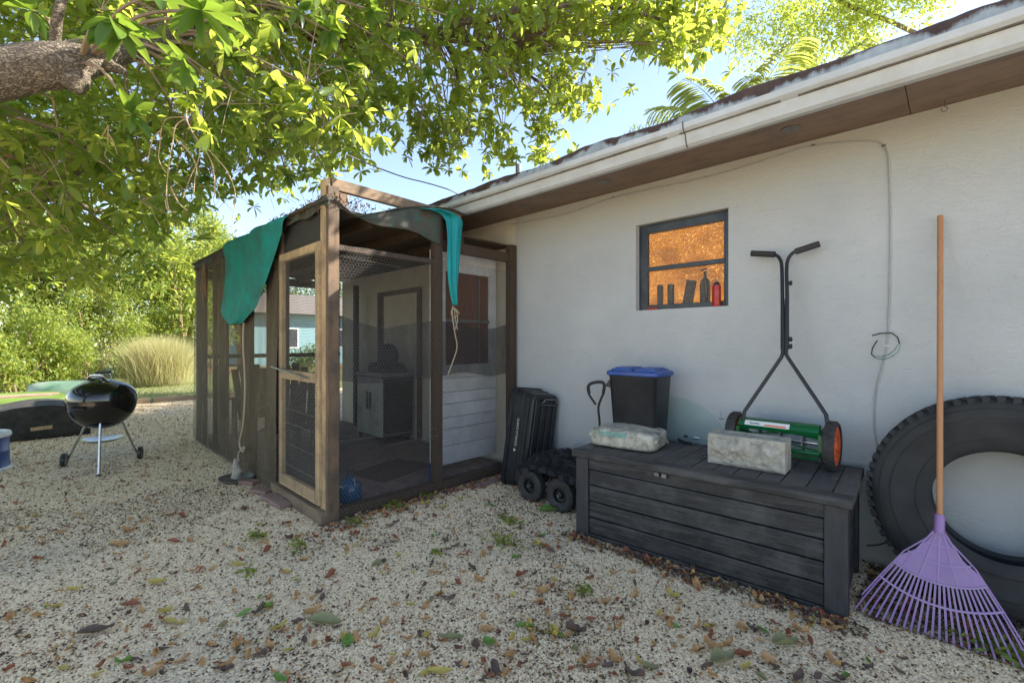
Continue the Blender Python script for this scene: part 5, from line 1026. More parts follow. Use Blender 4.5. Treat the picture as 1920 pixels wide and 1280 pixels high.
# ------------------------------------------------------------------ cloth-covered box
def cbx(u, v):
    ys = -1.5 + 2.0 * u
    prof_ = [(-9.38, .0), (-9.385, .2), (-9.39, .40), (-9.42, .425), (-9.8, .43), (-10.3, .43), (-10.66, .42), (-10.7, .40), (-10.7, .0)]
    t = v * (len(prof_) - 1); i = min(int(t), len(prof_) - 2); f_ = t - i; x = prof_[i][0] * (1 - f_) + prof_[i + 1][0] * f_; z = prof_[i][1] * (1 - f_) + prof_[i + 1][1] * f_
    z += .05 * max(0, 1 - ((ys + .05) / .35) ** 2) * (1 if .35 < v < .85 else 0); return (x, ys + .02 * noise.noise(Vector((x, ys * 3, z * 4))), z + (.012 * noise.noise(Vector((x * 5, ys * 5, 0))) if v > .2 else 0))
cv = thing('covered_crate', (-10, -.5, 0), 'low crate wrapped in black ground cloth behind the grill', 'crate')
obj('cloth_cover', MB().grid(cbx, 30, 24), 'cloth_black', cv, solid=.01); obj('crate_end', MB().span((-10.68, .44, 0), (-9.40, .49, .425)), 'cloth_black', cv, smooth=0)
obj('crate_plank', MB().beam((-9.36, -.12, .16), (-9.36, .10, .17), .01, .05), 'timber_new', cv, smooth=0)
# lumber stack, canoes
random.seed(2)
for i in range(3): tag(obj('board', MB().box((-10.9 - .14 * (i % 3), -1.2 + .1 * i, .50 + .03 * (i // 3)), (.12, 2.4, .025), (0, .02, random.gauss(0, .08))), 'deck_grey', None, smooth=0), ['nearest loose board lying behind the black covered crate', 'middle loose board behind the black covered crate', 'farthest loose board behind the black covered crate, by the olive hull'][i], 'board', 'loose boards on the covered crate')
def canoe(c, L, wd, h, rz, m_, label, flip=True):
    m = MB(); loops = []; rot = Matrix.Rotation(rz, 4, 'Z')
    for i in range(21):
        t = i / 20; s = math.sin(math.pi * (.02 + .96 * t)) ** .55; hh = h * (1 + .25 * (2 * t - 1) ** 2); l = []
        for k in range(13):
            a_ = math.pi * k / 12; x = (t - .5) * L; y = math.cos(a_) * wd / 2 * s; z = math.sin(a_) ** .7 * hh * (.55 + .45 * s)
            if not flip: z = hh - z
            l.append(rot @ Vector((x, y, z)) + Vector(c))
        loops.append(l)
    m.loft(loops, (True, True)); o = thing('canoe', c, label, 'canoe'); obj('hull', m, m_, o, smooth=60)
    obj('gunwale', MB().tube([l[0] for l in loops], .02, 6).tube([l[-1] for l in loops], .02, 6), m_, o); obj('keel', MB().tube([l[6] for l in loops], .012, 5), m_, o); return o
q = pz(150, 748, .0); canoe(at(150, 742, 10.2) - Vector((0, 0, .08)), 1.9, .95, .42, R(55), 'canoe_green', 'pale green upturned canoe resting on boards behind the grill')
canoe(at(20, 755, 9.4) - Vector((0, 0, .12)), 2.6, .75, .32, R(80), 'canoe_olive', 'olive green upturned boat hull at the far left behind the crate')
for i, (x, y) in enumerate(((-12.0, -.9), (-12.4, .6))): tag(obj('trestle_beam', MB().span((x - .5, y, 0), (x + .6, y + .12, .16)), 'deck_grey', None, smooth=0), ('timber bearer under the olive hull', 'timber bearer under the pale green canoe')[i], 'timber')
# landscape timbers
for i, (y0, y1) in enumerate(((-3.0, -.6), (-.55, 1.7), (1.76, 3.6), (3.65, 5.8))): tag(obj('edging_timber', MB().box((-13.25 + .03 * (i % 2), (y0 + y1) / 2, .05), (.13, y1 - y0, .12), (0, 0, random.gauss(0, .015))), 'deck_grey', None, smooth=0, bev=.01), ['edging timber behind the olive hull', 'edging timber just right of the canoe stern', 'edging timber between grill and porch at the lawn', 'edging timber continuing behind the porch screen'][i], 'timber', 'timbers edging the lawn')
# neighbour's house
nh = thing('neighbour_house', (-30, 11, 0), 'turquoise bungalow across the lawn, seen through the porch screens', 'house')
obj('wall', MB().span((-33, 8.2, 0), (-28, 19, 3.0)), 'turquoise', nh, smooth=0); rfm = MB().add([(-33.6, 7.6, 3.0), (-27.4, 7.6, 3.0), (-27.4, 19.6, 3.0), (-33.6, 19.6, 3.0), (-30.5, 9.5, 4.4), (-30.5, 18, 4.4)], [(0, 1, 4), (1, 2, 5, 4), (2, 3, 5), (3, 0, 4, 5), (3, 2, 1, 0)]); obj('roof', rfm, 'roof', nh, smooth=0)
for y in (9.4, 12.2, 15.5): wq = obj('window', MB().span((-28.02, y, 1.0), (-27.97, y + 1.2, 2.2)), 'white_board', nh, smooth=0); obj('pane', MB().span((-27.968, y + .08, 1.08), (-27.96, y + 1.12, 2.12)), 'window_frame', wq, smooth=0)

# ------------------------------------------------------------------ FALLEN LEAVES
random.seed(21); prng = random.Random(33)
def region(px, py):
    marks = [(640, 990, 'by the porch corner post'), (520, 960, 'by the pink bricks at the porch side'), (350, 960, 'between the grill and the porch door'), (120, 960, 'below the grill'), (150, 1060, 'in the upper part of the left foreground'), (120, 1180, 'in the left foreground'), (330, 1240, 'at the lower edge left of centre'), (400, 1080, 'left of the middle foreground'), (560, 1230, 'at the lower edge near the folded olive leaf'), (620, 1090, 'below the porch corner'), (800, 960, 'along the porch foot'), (830, 1080, 'in the middle of the gravel'), (850, 1240, 'at the lower edge in the centre'), (980, 1010, 'in front of the cart wheels'), (1010, 1140, 'around the upturned green leaf'), (1050, 1250, 'at the lower edge right of centre'), (1160, 1080, 'beside the left end of the storage box'), (1250, 1180, 'in front of the middle of the storage box'), (1330, 1260, 'at the lower edge below the storage box'), (1480, 1180, 'at the right end of the storage box'), (1560, 1260, 'at the lower edge near the rake')]
    return 'on gravel ' + min(marks, key=lambda m_: (m_[0] - px) ** 2 + (m_[1] - py) ** 2)[2]
def region_old(px, py):
    if px < 480: return 'on the gravel in the left foreground' if py > 980 else 'on the gravel between grill and porch'
    if px < 1080: return 'on the gravel in the middle foreground' if py > 1050 else 'on the gravel in front of the porch'
    return 'on the gravel in front of the storage box'
names_ = {'orange': 'orange', 'rust': 'rust red', 'brown': 'dark brown', 'yellow': 'yellow', 'green': 'fresh green', 'grey_green': 'grey green'}
special = [(607, 1172, 'grey_green', .17, 1, 'large folded olive leaf on gravel below the porch threshold'), (1040, 960, 'green', .24, 1, 'long curled dark green leaf under the cart wheel'), (847, 1200, 'grey_green', .12, 0, 'pale grey-green leaf lying flat in the middle foreground'),
           (985, 1178, 'green', .10, 0, 'bright green upturned leaf right of the pale grey-green one'), (1474, 1215, 'grey_green', .13, 2, 'large curled olive leaf in front of the storage box corner'), (1355, 1245, 'grey_green', .13, 2, 'curled pale green leaf at the foreground right of centre'),
           (180, 1190, 'brown', .14, 1, 'long brown curled leaf in the left foreground'), (320, 1170, 'yellow', .10, 0, 'tan yellow leaf in the left foreground'), (245, 1140, 'rust', .10, 1, 'pinkish brown leaf left of the tan one'), (225, 1023, 'orange', .14, 0, 'long tan leaf with orange tip left of centre'),
           (295, 1097, 'yellow', .10, 1, 'folded ochre leaf above the pinkish brown one'), (140, 1110, 'yellow', .07, 1, 'bright yellow leaf pair on the left gravel'), (418, 1260, 'brown', .08, 0, 'round brown leaf at the lower edge left of centre'), (825, 1265, 'yellow', .10, 0, 'yellow leaf at the lower edge in the centre'),
           (815, 1078, 'orange', .08, 0, 'bright orange leaf in the middle foreground'), (1108, 1165, 'rust', .06, 0, 'rust red leaf standing out before the storage box'), (1080, 1190, 'brown', .10, 2, 'grey-brown curled leaf with green tip before the box'), (920, 950, 'green', .11, 0, 'olive leaf lying near the cart wheels')]
for px, py, k, L, s, lb in special:
    q = pz(px, py); fleaf(q.x, q.y, .018, k, L, lb, None, s, R(YAW) + prng.uniform(-.5, .5), .12)
kinds = ['orange'] * 6 + ['rust'] * 3 + ['brown'] * 3 + ['yellow'] * 4 + ['green'] * 2 + ['grey_green'] * 1
cnt = 0; used_l = set()
while cnt < 262:
    px = prng.uniform(-10, 1640); py = 870 + 410 * prng.random() ** .9
    if px < 480 and prng.random() < .45: continue
    q = pz(px, py)
    if q.y > 1.42 and q.x < -3.4: continue
    lc = W[sb.name].inverted() @ q
    if -.06 < lc.x < LB + .06 and lc.y > -.04: continue
    if q.y > 3.5: continue
    if q.x > -2.9 and q.x < -2.0 and q.y > 2.9: continue
    k = prng.choice(kinds); random.seed(cnt); L_ = .032 + .052 * prng.random() ** 1.3; sh_ = prng.randrange(4); sz_ = 'tiny' if L_ < .042 else 'small' if L_ < .054 else 'medium' if L_ < .068 else 'large'
    key_ = (sz_, sh_, k, region(px, py))
    if key_ in used_l: continue
    used_l.add(key_)
    fleaf(q.x, q.y, .014, k, L_, '%s %s %s leaf %s' % (sz_, ('flat', 'folded', 'curled', 'wavy')[sh_], names_[k], region(px, py)), 'fallen leaves on the gravel', sh_); cnt += 1
# small litter beyond the 300: one stuff mesh
def litter(name, pts, kmat, label):
    V = []; Fc = []
    for i, (x, y, z) in enumerate(pts):
        L = prng.uniform(.02, .06); vs_, fs_ = flake_geo(L, L * .42, prng.choice((.3, .9)), i % 9); mm = Matrix.Translation((x, y, z)) @ Euler((prng.gauss(0, .35), prng.gauss(0, .35), prng.uniform(0, 6.28))).to_matrix().to_4x4()
        vs_ = [mm @ Vector(v) for v in vs_[::1]]; o_ = len(V); V += vs_; Fc += [tuple(a_ + o_ for a_ in f_) for f_ in fs_]
    mb = MB(); mb.v = V; mb.f = Fc; tag(obj(name, mb, kmat), label, 'leaf litter', kind='stuff')
pts = {'rust': [], 'orange': [], 'brown': []}
for k in range(330): # along the foot of the box
    u = prng.random() * LB
    if noise.noise(Vector((u * 5, 3, 0))) < -.02 and prng.random() < .8: continue
    q = sbw(u, -.02 - abs(prng.gauss(0, .075))); pts[prng.choice(['rust', 'brown', 'brown', 'orange'])].append((q.x, q.y, .014))
for k in range(260): q = Vector((prng.uniform(-.34, .3), prng.uniform(3.0, 3.55), .02)); pts[prng.choice(['brown', 'brown', 'rust'])].append(tuple(q))
for k in range(320):
    y = prng.uniform(1.45, 3.5); pts[prng.choice(['rust', 'brown', 'orange'])].append((XF + .08 + abs(prng.gauss(0, .10)), y, .014))
for k in range(560):
    q = pz(prng.uniform(-60, 1700), prng.uniform(880, 1290)); 
    if q.y < 3.5 and not (q.x < -3.45 and q.y > 1.4): pts[prng.choice(['rust', 'orange', 'orange', 'brown'])].append((q.x, q.y, .012))
for k in range(900): # far, sunlit side
    x, y = prng.uniform(-13, -5.5), prng.uniform(-3, 3.5)
    if not (y > 1.4 and x > -7.9): pts[prng.choice(['rust', 'orange', 'orange'])].append((x, y, .012))
for k in pts: litter('leaf_litter', pts[k], 'fl_' + k, '%s leaf scraps scattered over the gravel and along the box foot' % names_[k])
# green sprigs on the gravel
sprigs = [(710, 940, .16, 60, 'sprawling green sprig at the porch foot beside the pale root'), (668, 985, .10, 34, 'small green weed by the porch corner post'), (955, 980, .09, 36, 'green sprig on gravel in front of the black tub'), (945, 1020, .13, 46, 'wide green sprig on gravel before the cart'), (480, 1010, .10, 34, 'green weed tuft left of the porch corner'), (560, 1028, .09, 26, 'thin dark weed below the porch threshold'),
          (1095, 1112, .06, 20, 'tiny green seedling before the storage box'), (1880, 1228, .17, 130, 'leafy green cutting under the rake at the right edge'), (820, 1040, .05, 16, 'tiny green sprig in the middle of the gravel'), (465, 1075, .05, 14, 'small fresh green seedling at left of the middle foreground'), (790, 930, .08, 26, 'green weed beside the long paver slab')]
for px, py, s, n_, lb in sprigs:
    q = pz(px, py); q.y = min(q.y, 3.45)
    if 640 < px < 800 and py < 990: q.x = max(q.x, XF + .1)
    P = np.stack([q.x + rng.normal(size=n_) * s * .5, q.y + rng.normal(size=n_) * s * .28, .012 + rng.random(n_) * s * .25], 1); V, T, r_ = leaves(P, rng.normal(size=(n_, 3)) * np.array([1, 1, .35]) + np.array([0, 0, .3]), .035 + .03 * rng.random(n_), .014 + .01 * rng.random(n_))
    t = thing('weed', (q.x, q.y, 0), lb, 'weed'); np_mesh('leaves', V, T, 'leaf_shrub', t, r_); m_ = MB()
    for k in range(6): m_.tube([(q.x, q.y, .005), (q.x + random.uniform(-1, 1) * s * .6, q.y + random.uniform(-.5, .5) * s * .6, .02)], .0015, 4, False)
    obj('stem', m_, 'twig', t)
q = wy(1352, 785, WALL_Y - .05); tag(obj('dragonfly', MB().tube([q + Vector((-.02, 0, 0)), q + Vector((.02, 0, .002))], .003, 5).tube([q, q + Vector((-.004, 0, .05))], .0012, 4), 'dark_cable'), 'tiny twig with a stalk standing against the wall beside the mower wheel', 'twig')

# ------------------------------------------------------------------ BIG TREE
tree = thing('shade_tree', (-4.6, -3.4, 0), 'big spreading broadleaf tree with thick bark limbs arching over the yard', 'tree')
trunk_base = Vector((-4.6, -3.4, 0)); fork = Vector((-4.55, -3.0, 2.3))
obj('trunk', MB().tube(smoothp([trunk_base, Vector((-4.65, -3.3, .6)), Vector((-4.6, -3.1, 1.5)), fork], 5), [.42 - .13 * i / 15 for i in range(16)], 18), 'bark', tree)
def limb(pts, r0, r1, name='limb', seg=14, lump=.0):
    P_ = smoothp(pts, 6); n_ = len(P_); P_ = [p + Vector((noise.noise(p * 2.2), noise.noise(p * 2.2 + Vector((9, 0, 0))), noise.noise(p * 2.2 + Vector((0, 9, 0))))) * .05 for p in P_]
    rs = [(r0 + (r1 - r0) * i / (n_ - 1)) * (1 + .16 * noise.noise(P_[i] * 4)) for i in range(n_)]; return obj(name, MB().tube(P_, rs, seg), 'bark', tree, smooth=70), P_
L1, P1 = limb([fork, at(-260, 215, 3.0), at(-80, 160, 2.9), at(30, 128, 2.9), at(130, 112, 3.0), at(215, 90, 3.2), at(300, 62, 3.5), at(450, 0, 4.1), at(560, -60, 4.8)], .20, .05, lump=.1)
limb([at(130, 125, 3.0), at(140, 150, 2.98), at(132, 168, 2.97)], .10, .05)
limb([at(100, 90, 3.0), at(105, 60, 2.95), at(118, 20, 2.9), at(135, -30, 2.9)], .030, .022, 'branch')
limb([at(190, 112, 3.1), at(215, 128, 3.1), at(240, 140, 3.15)], .06, .012, 'branch')
L2, P2 = limb([fork, at(-300, 60, 5.0), at(-100, -50, 5.0), at(200, -40, 5.0), at(440, 10, 5.0), at(560, 50, 5.1), at(640, 78, 5.3), at(710, 62, 5.5), at(780, 72, 5.6), at(850, 68, 5.8), at(905, 85, 6.0), at(950, 110, 6.3)], .19, .05)
L3, P3 = limb([fork, at(-300, 470, 5.6), at(-60, 420, 5.6), at(60, 370, 5.6), at(140, 310, 5.5), at(200, 268, 5.5), at(300, 235, 5.6), at(420, 240, 5.9), at(520, 260, 6.3)], .16, .03)
L4, P4 = limb([fork, at(-200, 330, 6.5), at(20, 330, 6.6), at(90, 360, 6.8), at(200, 400, 7.4), at(330, 420, 8.2)], .13, .03)
limb([at(780, 72, 5.6), at(820, 60, 5.4), at(900, 40, 5.2), at(990, 20, 5.0), at(1120, 10, 5.0), at(1250, 40, 5.0)], .05, .015, 'branch')
limb([at(820, 65, 5.7), at(845, 100, 5.7), at(860, 140, 5.8), at(850, 200, 5.9), at(860, 250, 6.0)], .045, .01, 'branch')
limb([at(640, 78, 5.3), at(700, 130, 5.4), at(760, 170, 5.6), at(800, 220, 5.8)], .035, .01, 'branch')
limb([at(905, 85, 6.0), at(960, 130, 6.1), at(1000, 150, 6.2), at(1040, 190, 6.3)], .04, .01, 'branch')
limb([at(-260, 215, 3.0), Vector((-2.5, -3.9, 4.2)), Vector((-1.5, -4.5, 4.6))]) if False else limb([at(-260, 215, 3.0), Vector((-1.5, -3.5, 4.2)), Vector((1.0, -2.5, 5.2)), Vector((2.5, -1, 5.6))], .14, .04)
def bound(px):
    xs = [-400, 0, 100, 200, 300, 400, 480, 560, 600, 650, 690, 720, 760, 800, 850, 890, 950, 1000, 1035, 1060, 1090, 1110, 1140, 1200, 1260, 1330, 1360, 1400]
    ys = [560, 540, 520, 510, 480, 450, 410, 390, 350, 320, 250, 235, 240, 270, 315, 270, 285, 215, 270, 195, 200, 140, 70, 90, 110, 105, 20, -60]
    return float(np.interp(px, xs, ys))
cl = []; trng = random.Random(5)
def okp(p):
    if p.y > 1.0 and p.x < -3.0 and p.x > -8.6 and p.z < 2.95: return False
    if p.y > 2.5 and p.z < 3.25 and p.x > -8.8: return False
    return p.z > 1.75
tries = 0
while len(cl) < 740 and tries < 30000:
    tries += 1; px = trng.uniform(-420, 700); py = trng.uniform(-330, 560)
    d = trng.uniform(3.3, 7.4); mg = .26 * F_PX / d
    if py > bound(px) - mg * .9: continue
    if abs(px - 110) < 190 and 30 < py < 190 and d < 4.2: continue
    p = at(px, py, d)
    if okp(p): cl.append((p, .26, 11))
while len(cl) < 740 + 440 and tries < 90000:
    tries += 1; px = trng.uniform(620, 1400); py = trng.uniform(-330, 330); d = trng.uniform(4.6, 7.6); mg = .2 * F_PX / d
    if py > bound(px) - mg * .8: continue
    dens = .55 if px < 1120 else .8
    # gaps that let the sky show
    if noise.noise(Vector((px * .011, py * .013, 0))) < (-.20 if py > 60 else -.45): continue
    p = at(px, py, d)
    if okp(p): cl.append((p, .19, 7))
for px, py, d in [(1120, 20, 5.0), (1160, 50, 5.0), (1200, 30, 5.1), (1215, 75, 5.0), (1250, 20, 5.0), (1255, 70, 4.9), (1290, 50, 5.0), (1300, 85, 4.9), (1320, 20, 5.1), (1330, 65, 5.0), (1090, 60, 5.2), (1180, 10, 4.9), (1270, 90, 4.9), (1345, 30, 5.2),
                  (820, 230, 5.6), (840, 270, 5.6), (825, 300, 5.6), (800, 255, 5.5), (900, 220, 5.8), (940, 265, 5.8), (950, 285, 5.8), (1000, 200, 5.9), (1020, 240, 5.9), (1010, 275, 5.9), (1035, 285, 5.9), (1040, 170, 6), (1060, 130, 6), (980, 150, 5.9), (1080, 200, 6), (1075, 165, 6), (930, 170, 5.7), (880, 180, 5.7), (870, 250, 5.6), (780, 200, 5.4), (740, 190, 5.3), (700, 200, 5.2), (960, 110, 5.8), (1030, 90, 5.8)]:
    for _ in range(2): cl.append((at(px + trng.uniform(-12, 12), py + trng.uniform(-10, 10), d + trng.uniform(-.3, .3)), .11, 7))
for k in range(10): cl.append((Vector((trng.uniform(-4, 4), trng.uniform(-5, .3), trng.uniform(4.0, 6.2))), .35, 8))
ends = []; RC = []
for p, s, n_ in cl:
    q = np.array(p)[None] + rng.normal(size=(n_, 3)) * s; RC.append(q[(q[:, 2] > 1.7)])
RC = np.concatenate(RC)
okm = np.array([okp(Vector(q)) for q in RC]); RC = RC[okm]
V, T, r_ = rosettes(RC, 7, .112)
o = np_mesh('crown', V, T, 'leaf_tree', tree, r_); o['kind'] = 'stuff'
# twigs: from limb points to clusters
limb_pts = P1[8:] + P2[6:] + P3[6:] + P4[6:]; tw = MB(); 
for p, s, n_ in cl:
    if trng.random() < .75:
        a_ = min(limb_pts, key=lambda c: (c - p).length); 
        if (a_ - p).length < 3.2:
            m1 = a_.lerp(p, .45) + Vector((trng.uniform(-.15, .15), trng.uniform(-.15, .15), trng.uniform(.0, .2))); tw.tube([a_, m1, p], [.014, .008, .004], 4, False)
    for k in range(4): e = p + Vector([trng.gauss(0, s) for _ in range(3)]); tw.tube([p, p.lerp(e, .5) + Vector((0, 0, .03)), e], [.004, .003, .002], 3, False)
o = obj('twigs', tw, 'twig', tree); o['kind'] = 'stuff'
# pale hanging whips
for pts in ([(350, 150), (351, 190), (350, 222), (362, 250), (374, 270), (372, 300), (358, 330), (343, 372)], [(374, 270), (390, 290), (400, 315), (403, 350), (400, 378)], [(376, 268), (400, 290), (425, 320), (440, 355), (440, 385), (435, 412)], [(350, 222), (330, 235), (325, 260), (318, 300), (312, 360), (318, 400)], [(348, 220), (315, 222), (303, 240), (300, 270), (298, 300), (312, 325)],
            [(330, 262), (350, 280), (368, 310), (365, 340), (363, 368)], [(300, 245), (285, 265), (278, 300)], [(203, 235), (195, 250), (180, 275), (178, 295), (195, 308)], [(203, 235), (202, 270), (197, 292), (212, 306)], [(203, 250), (214, 270), (220, 290)], [(320, 350), (335, 380), (352, 395)], [(310, 375), (315, 395), (330, 398)]):
    limb_ = smoothp([at(x, y, 3.3) for x, y in pts], 4); obj('hanging_twig', MB().tube(limb_, [.0045 - .002 * i / len(limb_) for i in range(len(limb_))], 6), 'twig_pale', tree)
# large near leaves as parts
big = bpy.data.meshes.new('leaf'); nu, nv = 8, 4; vs_ = []; fs_ = []
for i in range(nu + 1):
    t = i / nu; w_ = .40 * math.sin(math.pi * t ** .85) ** .8 if 0 < t < 1 else 0.01
    for j in range(nv + 1): s = j / nv - .5; vs_.append((s * w_, t, .16 * abs(s) * w_ * 2 - .16 * t * t))
for i in range(nu):
    for j in range(nv): a_ = i * (nv + 1) + j; fs_.append((a_, a_ + 1, a_ + nv + 2, a_ + nv + 1))
bigs = []
for k in range(5):
    me = bpy.data.meshes.new('leaf'); me.from_pydata(vs_, [], fs_); me.materials.append(M['leaf_big']); me.polygons.foreach_set('use_smooth', [True] * len(me.polygons)); a_ = me.attributes.new('rnd', 'FLOAT', 'POINT'); a_.data.foreach_set('value', [k / 4] * len(vs_)); bigs.append(me)
ro_ = [(212, 38, 2.3, .20), (378, 20, 2.3, .20), (345, 118, 2.7, .16), (250, 215, 2.9, .15), (236, 60, 2.4, .17), (405, 40, 2.5, .18), (60, 20, 2.9, .15), (300, -10, 2.5, .18), (470, 60, 3.4, .15), (440, 110, 3.5, .15), (520, 150, 3.8, .15), (700, 20, 3.8, .15), (560, 20, 3.4, .15), (650, 120, 4.1, .15), (430, 200, 3.6, .14), (100, 250, 3.6, .14), (30, 300, 3.6, .14), (190, 300, 3.8, .13), (120, 400, 4.0, .13), (60, 480, 4.2, .13), (250, 470, 4.6, .13), (260, 380, 4.4, .13), (620, 60, 3.6, .15), (760, 60, 4.4, .14), (800, 140, 4.6, .13), (840, 30, 4.3, .13), (540, 330, 5, .13), (390, 330, 4.6, .13), (480, 280, 4.6, .13), (30, 180, 3.4, .13)]
lf = 0
for (px, py, d, L) in ro_:
    c = at(px, py, d); ax_ = Vector((trng.gauss(0, .3), trng.gauss(0, .3), -.3)).normalized(); b1 = ax_.orthogonal().normalized(); b2 = ax_.cross(b1); n_ = 9
    for k in range(n_):
        a_ = k * 2.399 + trng.uniform(-.2, .2); dr_ = (b1 * math.cos(a_) + b2 * math.sin(a_) + ax_ * trng.uniform(-.1, .6)).normalized(); up_ = Vector((trng.gauss(0, .3), trng.gauss(0, .3), 1)); xx = dr_.cross(up_).normalized(); zz_ = xx.cross(dr_); m3 = Matrix((xx, dr_, zz_)).transposed()
        o = link('leaf', trng.choice(bigs), tree, c - Vector((-4.6, -3.4, 0))); o.rotation_euler = m3.to_euler(); s = L * trng.uniform(.75, 1.15); o.scale = (s, s, s); lf += 1
    pr_ = min(P1, key=lambda q_: (q_ - c).length); obj('branch', MB().tube(smoothp([pr_, pr_.lerp(c, .5) + Vector((0, 0, .12)), c], 4), [.014, .013, .012, .011, .010, .009, .008, .007, .006], 6), 'twig', tree)

# ------------------------------------------------------------------ OTHER VEGETATION
def shrub(c, rx, ry, rz_, n_, label, m_='leaf_shrub', L=.11, name='shrub', cat='shrub', group=None, zoff=0, trunk_r=.04, stems=True):
    t = thing(name, (c[0], c[1], 0), label, cat, group); nb = max(6, n_ // 260); C = []
    a = rng.normal(size=(nb, 3)); a = norm(a) * (rng.random((nb, 1)) ** .45); ctrs = a * np.array([rx, ry, rz_]) * .82; ctrs = ctrs[:, :]
    idx = rng.integers(0, nb, n_); sp_ = .20 * (rx + ry + rz_) / 3 + .1
    P = ctrs[idx] + norm(rng.normal(size=(n_, 3))) * (rng.random((n_, 1)) ** .5) * sp_ * 1.2 + np.array([c[0], c[1], c[2]])
    P = P[P[:, 2] > .05]; k = len(P); D = rng.normal(size=(k, 3)) + norm(P - np.array(c)) * .8 + np.array([0, 0, .1]); Ls = L * (.6 + .7 * rng.random(k))
    V, T, r_ = leaves(P, D, Ls, Ls * .5, (SML, SML_T)); np_mesh('foliage', V, T, m_, t, r_)['kind'] = 'stuff'
    st = MB(); base = Vector((c[0], c[1], 0))
    for i in range(min(nb, 9) if stems else 0):
        e = Vector(c) + Vector(ctrs[i]); st.tube([base + Vector((random.uniform(-.1, .1), random.uniform(-.1, .1), 0)), base.lerp(e, .5) + Vector((0, 0, .1)), e], [trunk_r, trunk_r * .7, trunk_r * .25], 6, False)
    if stems: obj('stem', st, 'twig', t)
    return t
def G(px, d): p = at(px, 640, d); return p.x, p.y
sh = [(-120, 11.0, 1.6, 1.3, 'rounded yellow-green shrub at the far left edge behind the drum'), (20, 12.5, 1.7, 1.5, 'leafy sunlit shrub behind the olive boat hull'), (95, 13.5, 1.3, 1.1, 'low bright shrub directly behind the pale green canoe'), (170, 15.5, 1.9, 1.9, 'tall bright shrub above the grill lid'), (230, 18, 1.8, 1.7, 'sunlit shrub left of the dry grass clump')]
for px, d, r1, hz_, lb in sh: x, y = G(px, d); shrub((x, y, hz_ * .95), r1, r1, hz_, 7000, lb, L=.12)
bt = [(-190, 15, 3.0, 3.6, 3.4, 'bushy tree rising behind the leftmost shrub'), (-30, 17, 3.0, 4.0, 3.8, 'mid green tree behind the olive hull shrub'), (120, 18, 2.8, 4.2, 3.8, 'light green tree behind the tall shrub over the grill'), (260, 23, 3.4, 4.8, 4.6, 'pale backlit tree behind the dry grass'), (340, 19, 2.6, 3.6, 3.6, 'leafy tree filling the gap left of the porch behind the dry grass'), (400, 24, 2.2, 5.2, 3.2, 'tall tree seen through the far end of the porch'), (455, 21, 1.0, 4.6, 1.8, 'slender tree in front of the bungalow seen past the teal cloth'), (420, 36, 4.0, 5.6, 5.4, 'big tree at the left end of the bungalow'), (520, 38, 4.4, 5.2, 5.4, 'dark tree behind the turquoise bungalow'), (640, 42, 4.5, 5.0, 5.0, 'distant tree right of the turquoise bungalow')]
for px, d, r1, z0, rz_, lb in bt: x, y = G(px, d); shrub((x, y, z0), r1, r1, rz_, 9500, lb, 'leaf_shrub' if px < 410 else 'leaf_back', .24, 'tree', 'tree', 'trees beyond the lawn', trunk_r=.12)
x, y = G(560, 14); shrub((x, y, .9), .9, .9, .8, 2500, 'low shrub on the lawn seen through the screen door', 'leaf_back', .1)
# dry grass clump
x, y = G(300, 14.6); n_ = 12000; base = np.stack([x + rng.normal(size=n_) * .32, y + rng.normal(size=n_) * .32, np.zeros(n_)], 1)
D = rng.normal(size=(n_, 3)) * np.array([.26, .26, .1]) + np.array([0, 0, 1.]); Ls = .8 + 1.3 * rng.random(n_) ** 1.3
V, T, r_ = leaves(base, D, Ls, np.full(n_, .012), (SML, SML_T), .16); tag(np_mesh('dry_grass', V, T, 'leaf_dry', rnd=r_), 'tall sunlit clump of dry straw-coloured grass between grill and porch', 'grass clump')
# palms
def palm(x, y, h, n_, L, label, group=None, seed=0, spread=1.0):
    t = thing('palm_tree', (x, y, 0), label, 'palm', group); rs = random.Random(seed)
    obj('trunk', MB().tube([(x, y, 0), (x + .1, y, h * .5), (x, y, h)], [.16, .12, .10], 12), 'bark', t)
    for k in range(n_):
        a_ = 2 * math.pi * k / n_ + rs.uniform(-.2, .2); el = rs.uniform(.1, 1.25); d_ = Vector((math.cos(a_) * math.cos(el), math.sin(a_) * math.cos(el), math.sin(el))); P_ = []; p = Vector((x, y, h)); v = d_.copy()
        for i in range(14): P_.append(p.copy()); p = p + v * (L / 13); v = (v + Vector((0, 0, -.11 * spread))).normalized()
        fr_ = obj('frond', MB().tube(P_, [.02 - .0012 * i for i in range(14)], 5), 'leaf_palm', t); bp_ = []; bd = []; bl_ = []
        for i in range(1, 13):
            for j in range(5):
                f_ = j / 5; q = P_[i].lerp(P_[i + 1], f_); tng = (P_[i + 1] - P_[i]).normalized(); sd_ = tng.cross(Vector((0, 0, 1))).normalized()
                for sgn in (-1, 1): bp_.append(q); bd.append(sd_ * sgn + tng * .75 + Vector((0, 0, -.25 + rs.uniform(-.2, .2)))); bl_.append(L * .25 * math.sin(math.pi * (i + f_) / 14.5) ** .6 + .03)
        V, T, r_ = leaves(np.array([tuple(v_) for v_ in bp_]), np.array([tuple(v_) for v_ in bd]), np.array(bl_), np.full(len(bl_), .045), (LEAF, LEAF_T), .3); np_mesh('leaflets', V, T, 'leaf_palm', fr_, r_)
x, y = G(1385, 12.5); palm(x, y, 6.5, 18, 3.0, 'palm with backlit fronds rising behind the roof edge', None, 3)
x, y = G(1500, 15); palm(x, y, 8.4, 14, 2.8, 'second palm farther right behind the roof under the tree', None, 8)
x, y = G(1215, 13.5); palm(x, y, 5.4, 9, 1.6, 'small palm whose tips just clear the roof edge', None, 4)
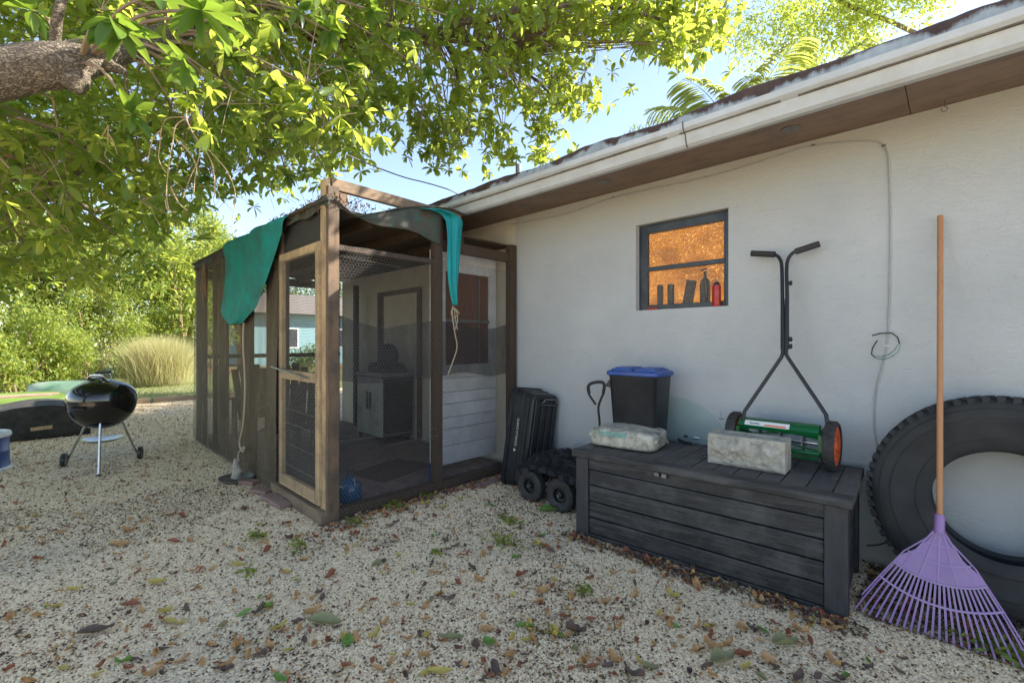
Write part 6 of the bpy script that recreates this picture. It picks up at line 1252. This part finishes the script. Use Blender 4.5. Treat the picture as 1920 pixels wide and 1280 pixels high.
x, y = G(352, 24); palm(x, y, 4.0, 12, 2.2, 'palm partly hidden left of the porch above the dry grass', None, 5)
# tree over the roof, upper right
x, y = G(1560, 15); t = shrub((x, y, 12.4), 3.6, 3.0, 2.4, 15000, 'airy tree with fine leaves high behind the roof at upper right', 'leaf_tree', .15, 'tree', 'tree', None, stems=False)
obj('limb', MB().tube(smoothp([Vector((x + 3, y, 0)), Vector((x + 3, y, 5)), at(1800, 130, 14.8), at(1700, 55, 14.8), at(1600, 15, 14.6), at(1520, -30, 14.6)], 4), .07, 8), 'bark', t)
# wire from the tree to the roof
pts = [at(650, 290, 3.8), at(690, 307, 3.95), at(720, 319, 4.1), at(760, 333, 4.3), at(800, 343, 4.5), at(840, 355, 4.7), wy(858, 364, 3.04)]
tag(obj('overhead_wire', MB().tube(smoothp(pts, 5), .006, 5), 'dark_cable'), 'thin dark wire sagging from the tree to the roof edge', 'wire')
# litter and twigs lodged on the porch roof edge
n_ = 500; P = np.stack([rng.uniform(-3.6, -3.42, n_), YS + np.abs(rng.normal(size=n_)) * .25 - .05, 2.5 + rng.normal(size=n_) * .02], 1); P[:250, 0] = rng.uniform(-4.6, -3.5, 250); P[:250, 1] = YS - .04 + rng.normal(size=250) * .02
V, T, r_ = leaves(P, rng.normal(size=(n_, 3)), .03 + .05 * rng.random(n_), np.full(n_, .015), (SML, SML_T)); tag(np_mesh('roof_debris', V, T, 'fl_brown', rnd=r_), 'dry leaf debris caught along the porch roof edge by the corner', 'leaf litter', kind='stuff')
# roof plants on house edge
q = wy(1215, 232, 3.15); n_ = 90; P = np.tile(np.array([[q.x, 3.12, 2.96]]), (n_, 1)) + rng.normal(size=(n_, 3)) * np.array([.12, .02, .005]); V, T, r_ = leaves(P, rng.normal(size=(n_, 3)) * .5 + np.array([0, 0, 1.]), .06 + .08 * rng.random(n_), np.full(n_, .008), (SML, SML_T))
tag(np_mesh('roof_weed', V, T, 'leaf_back', rnd=r_), 'thin weed growing on the house roof edge', 'weed')
print('leaf parts', lf)
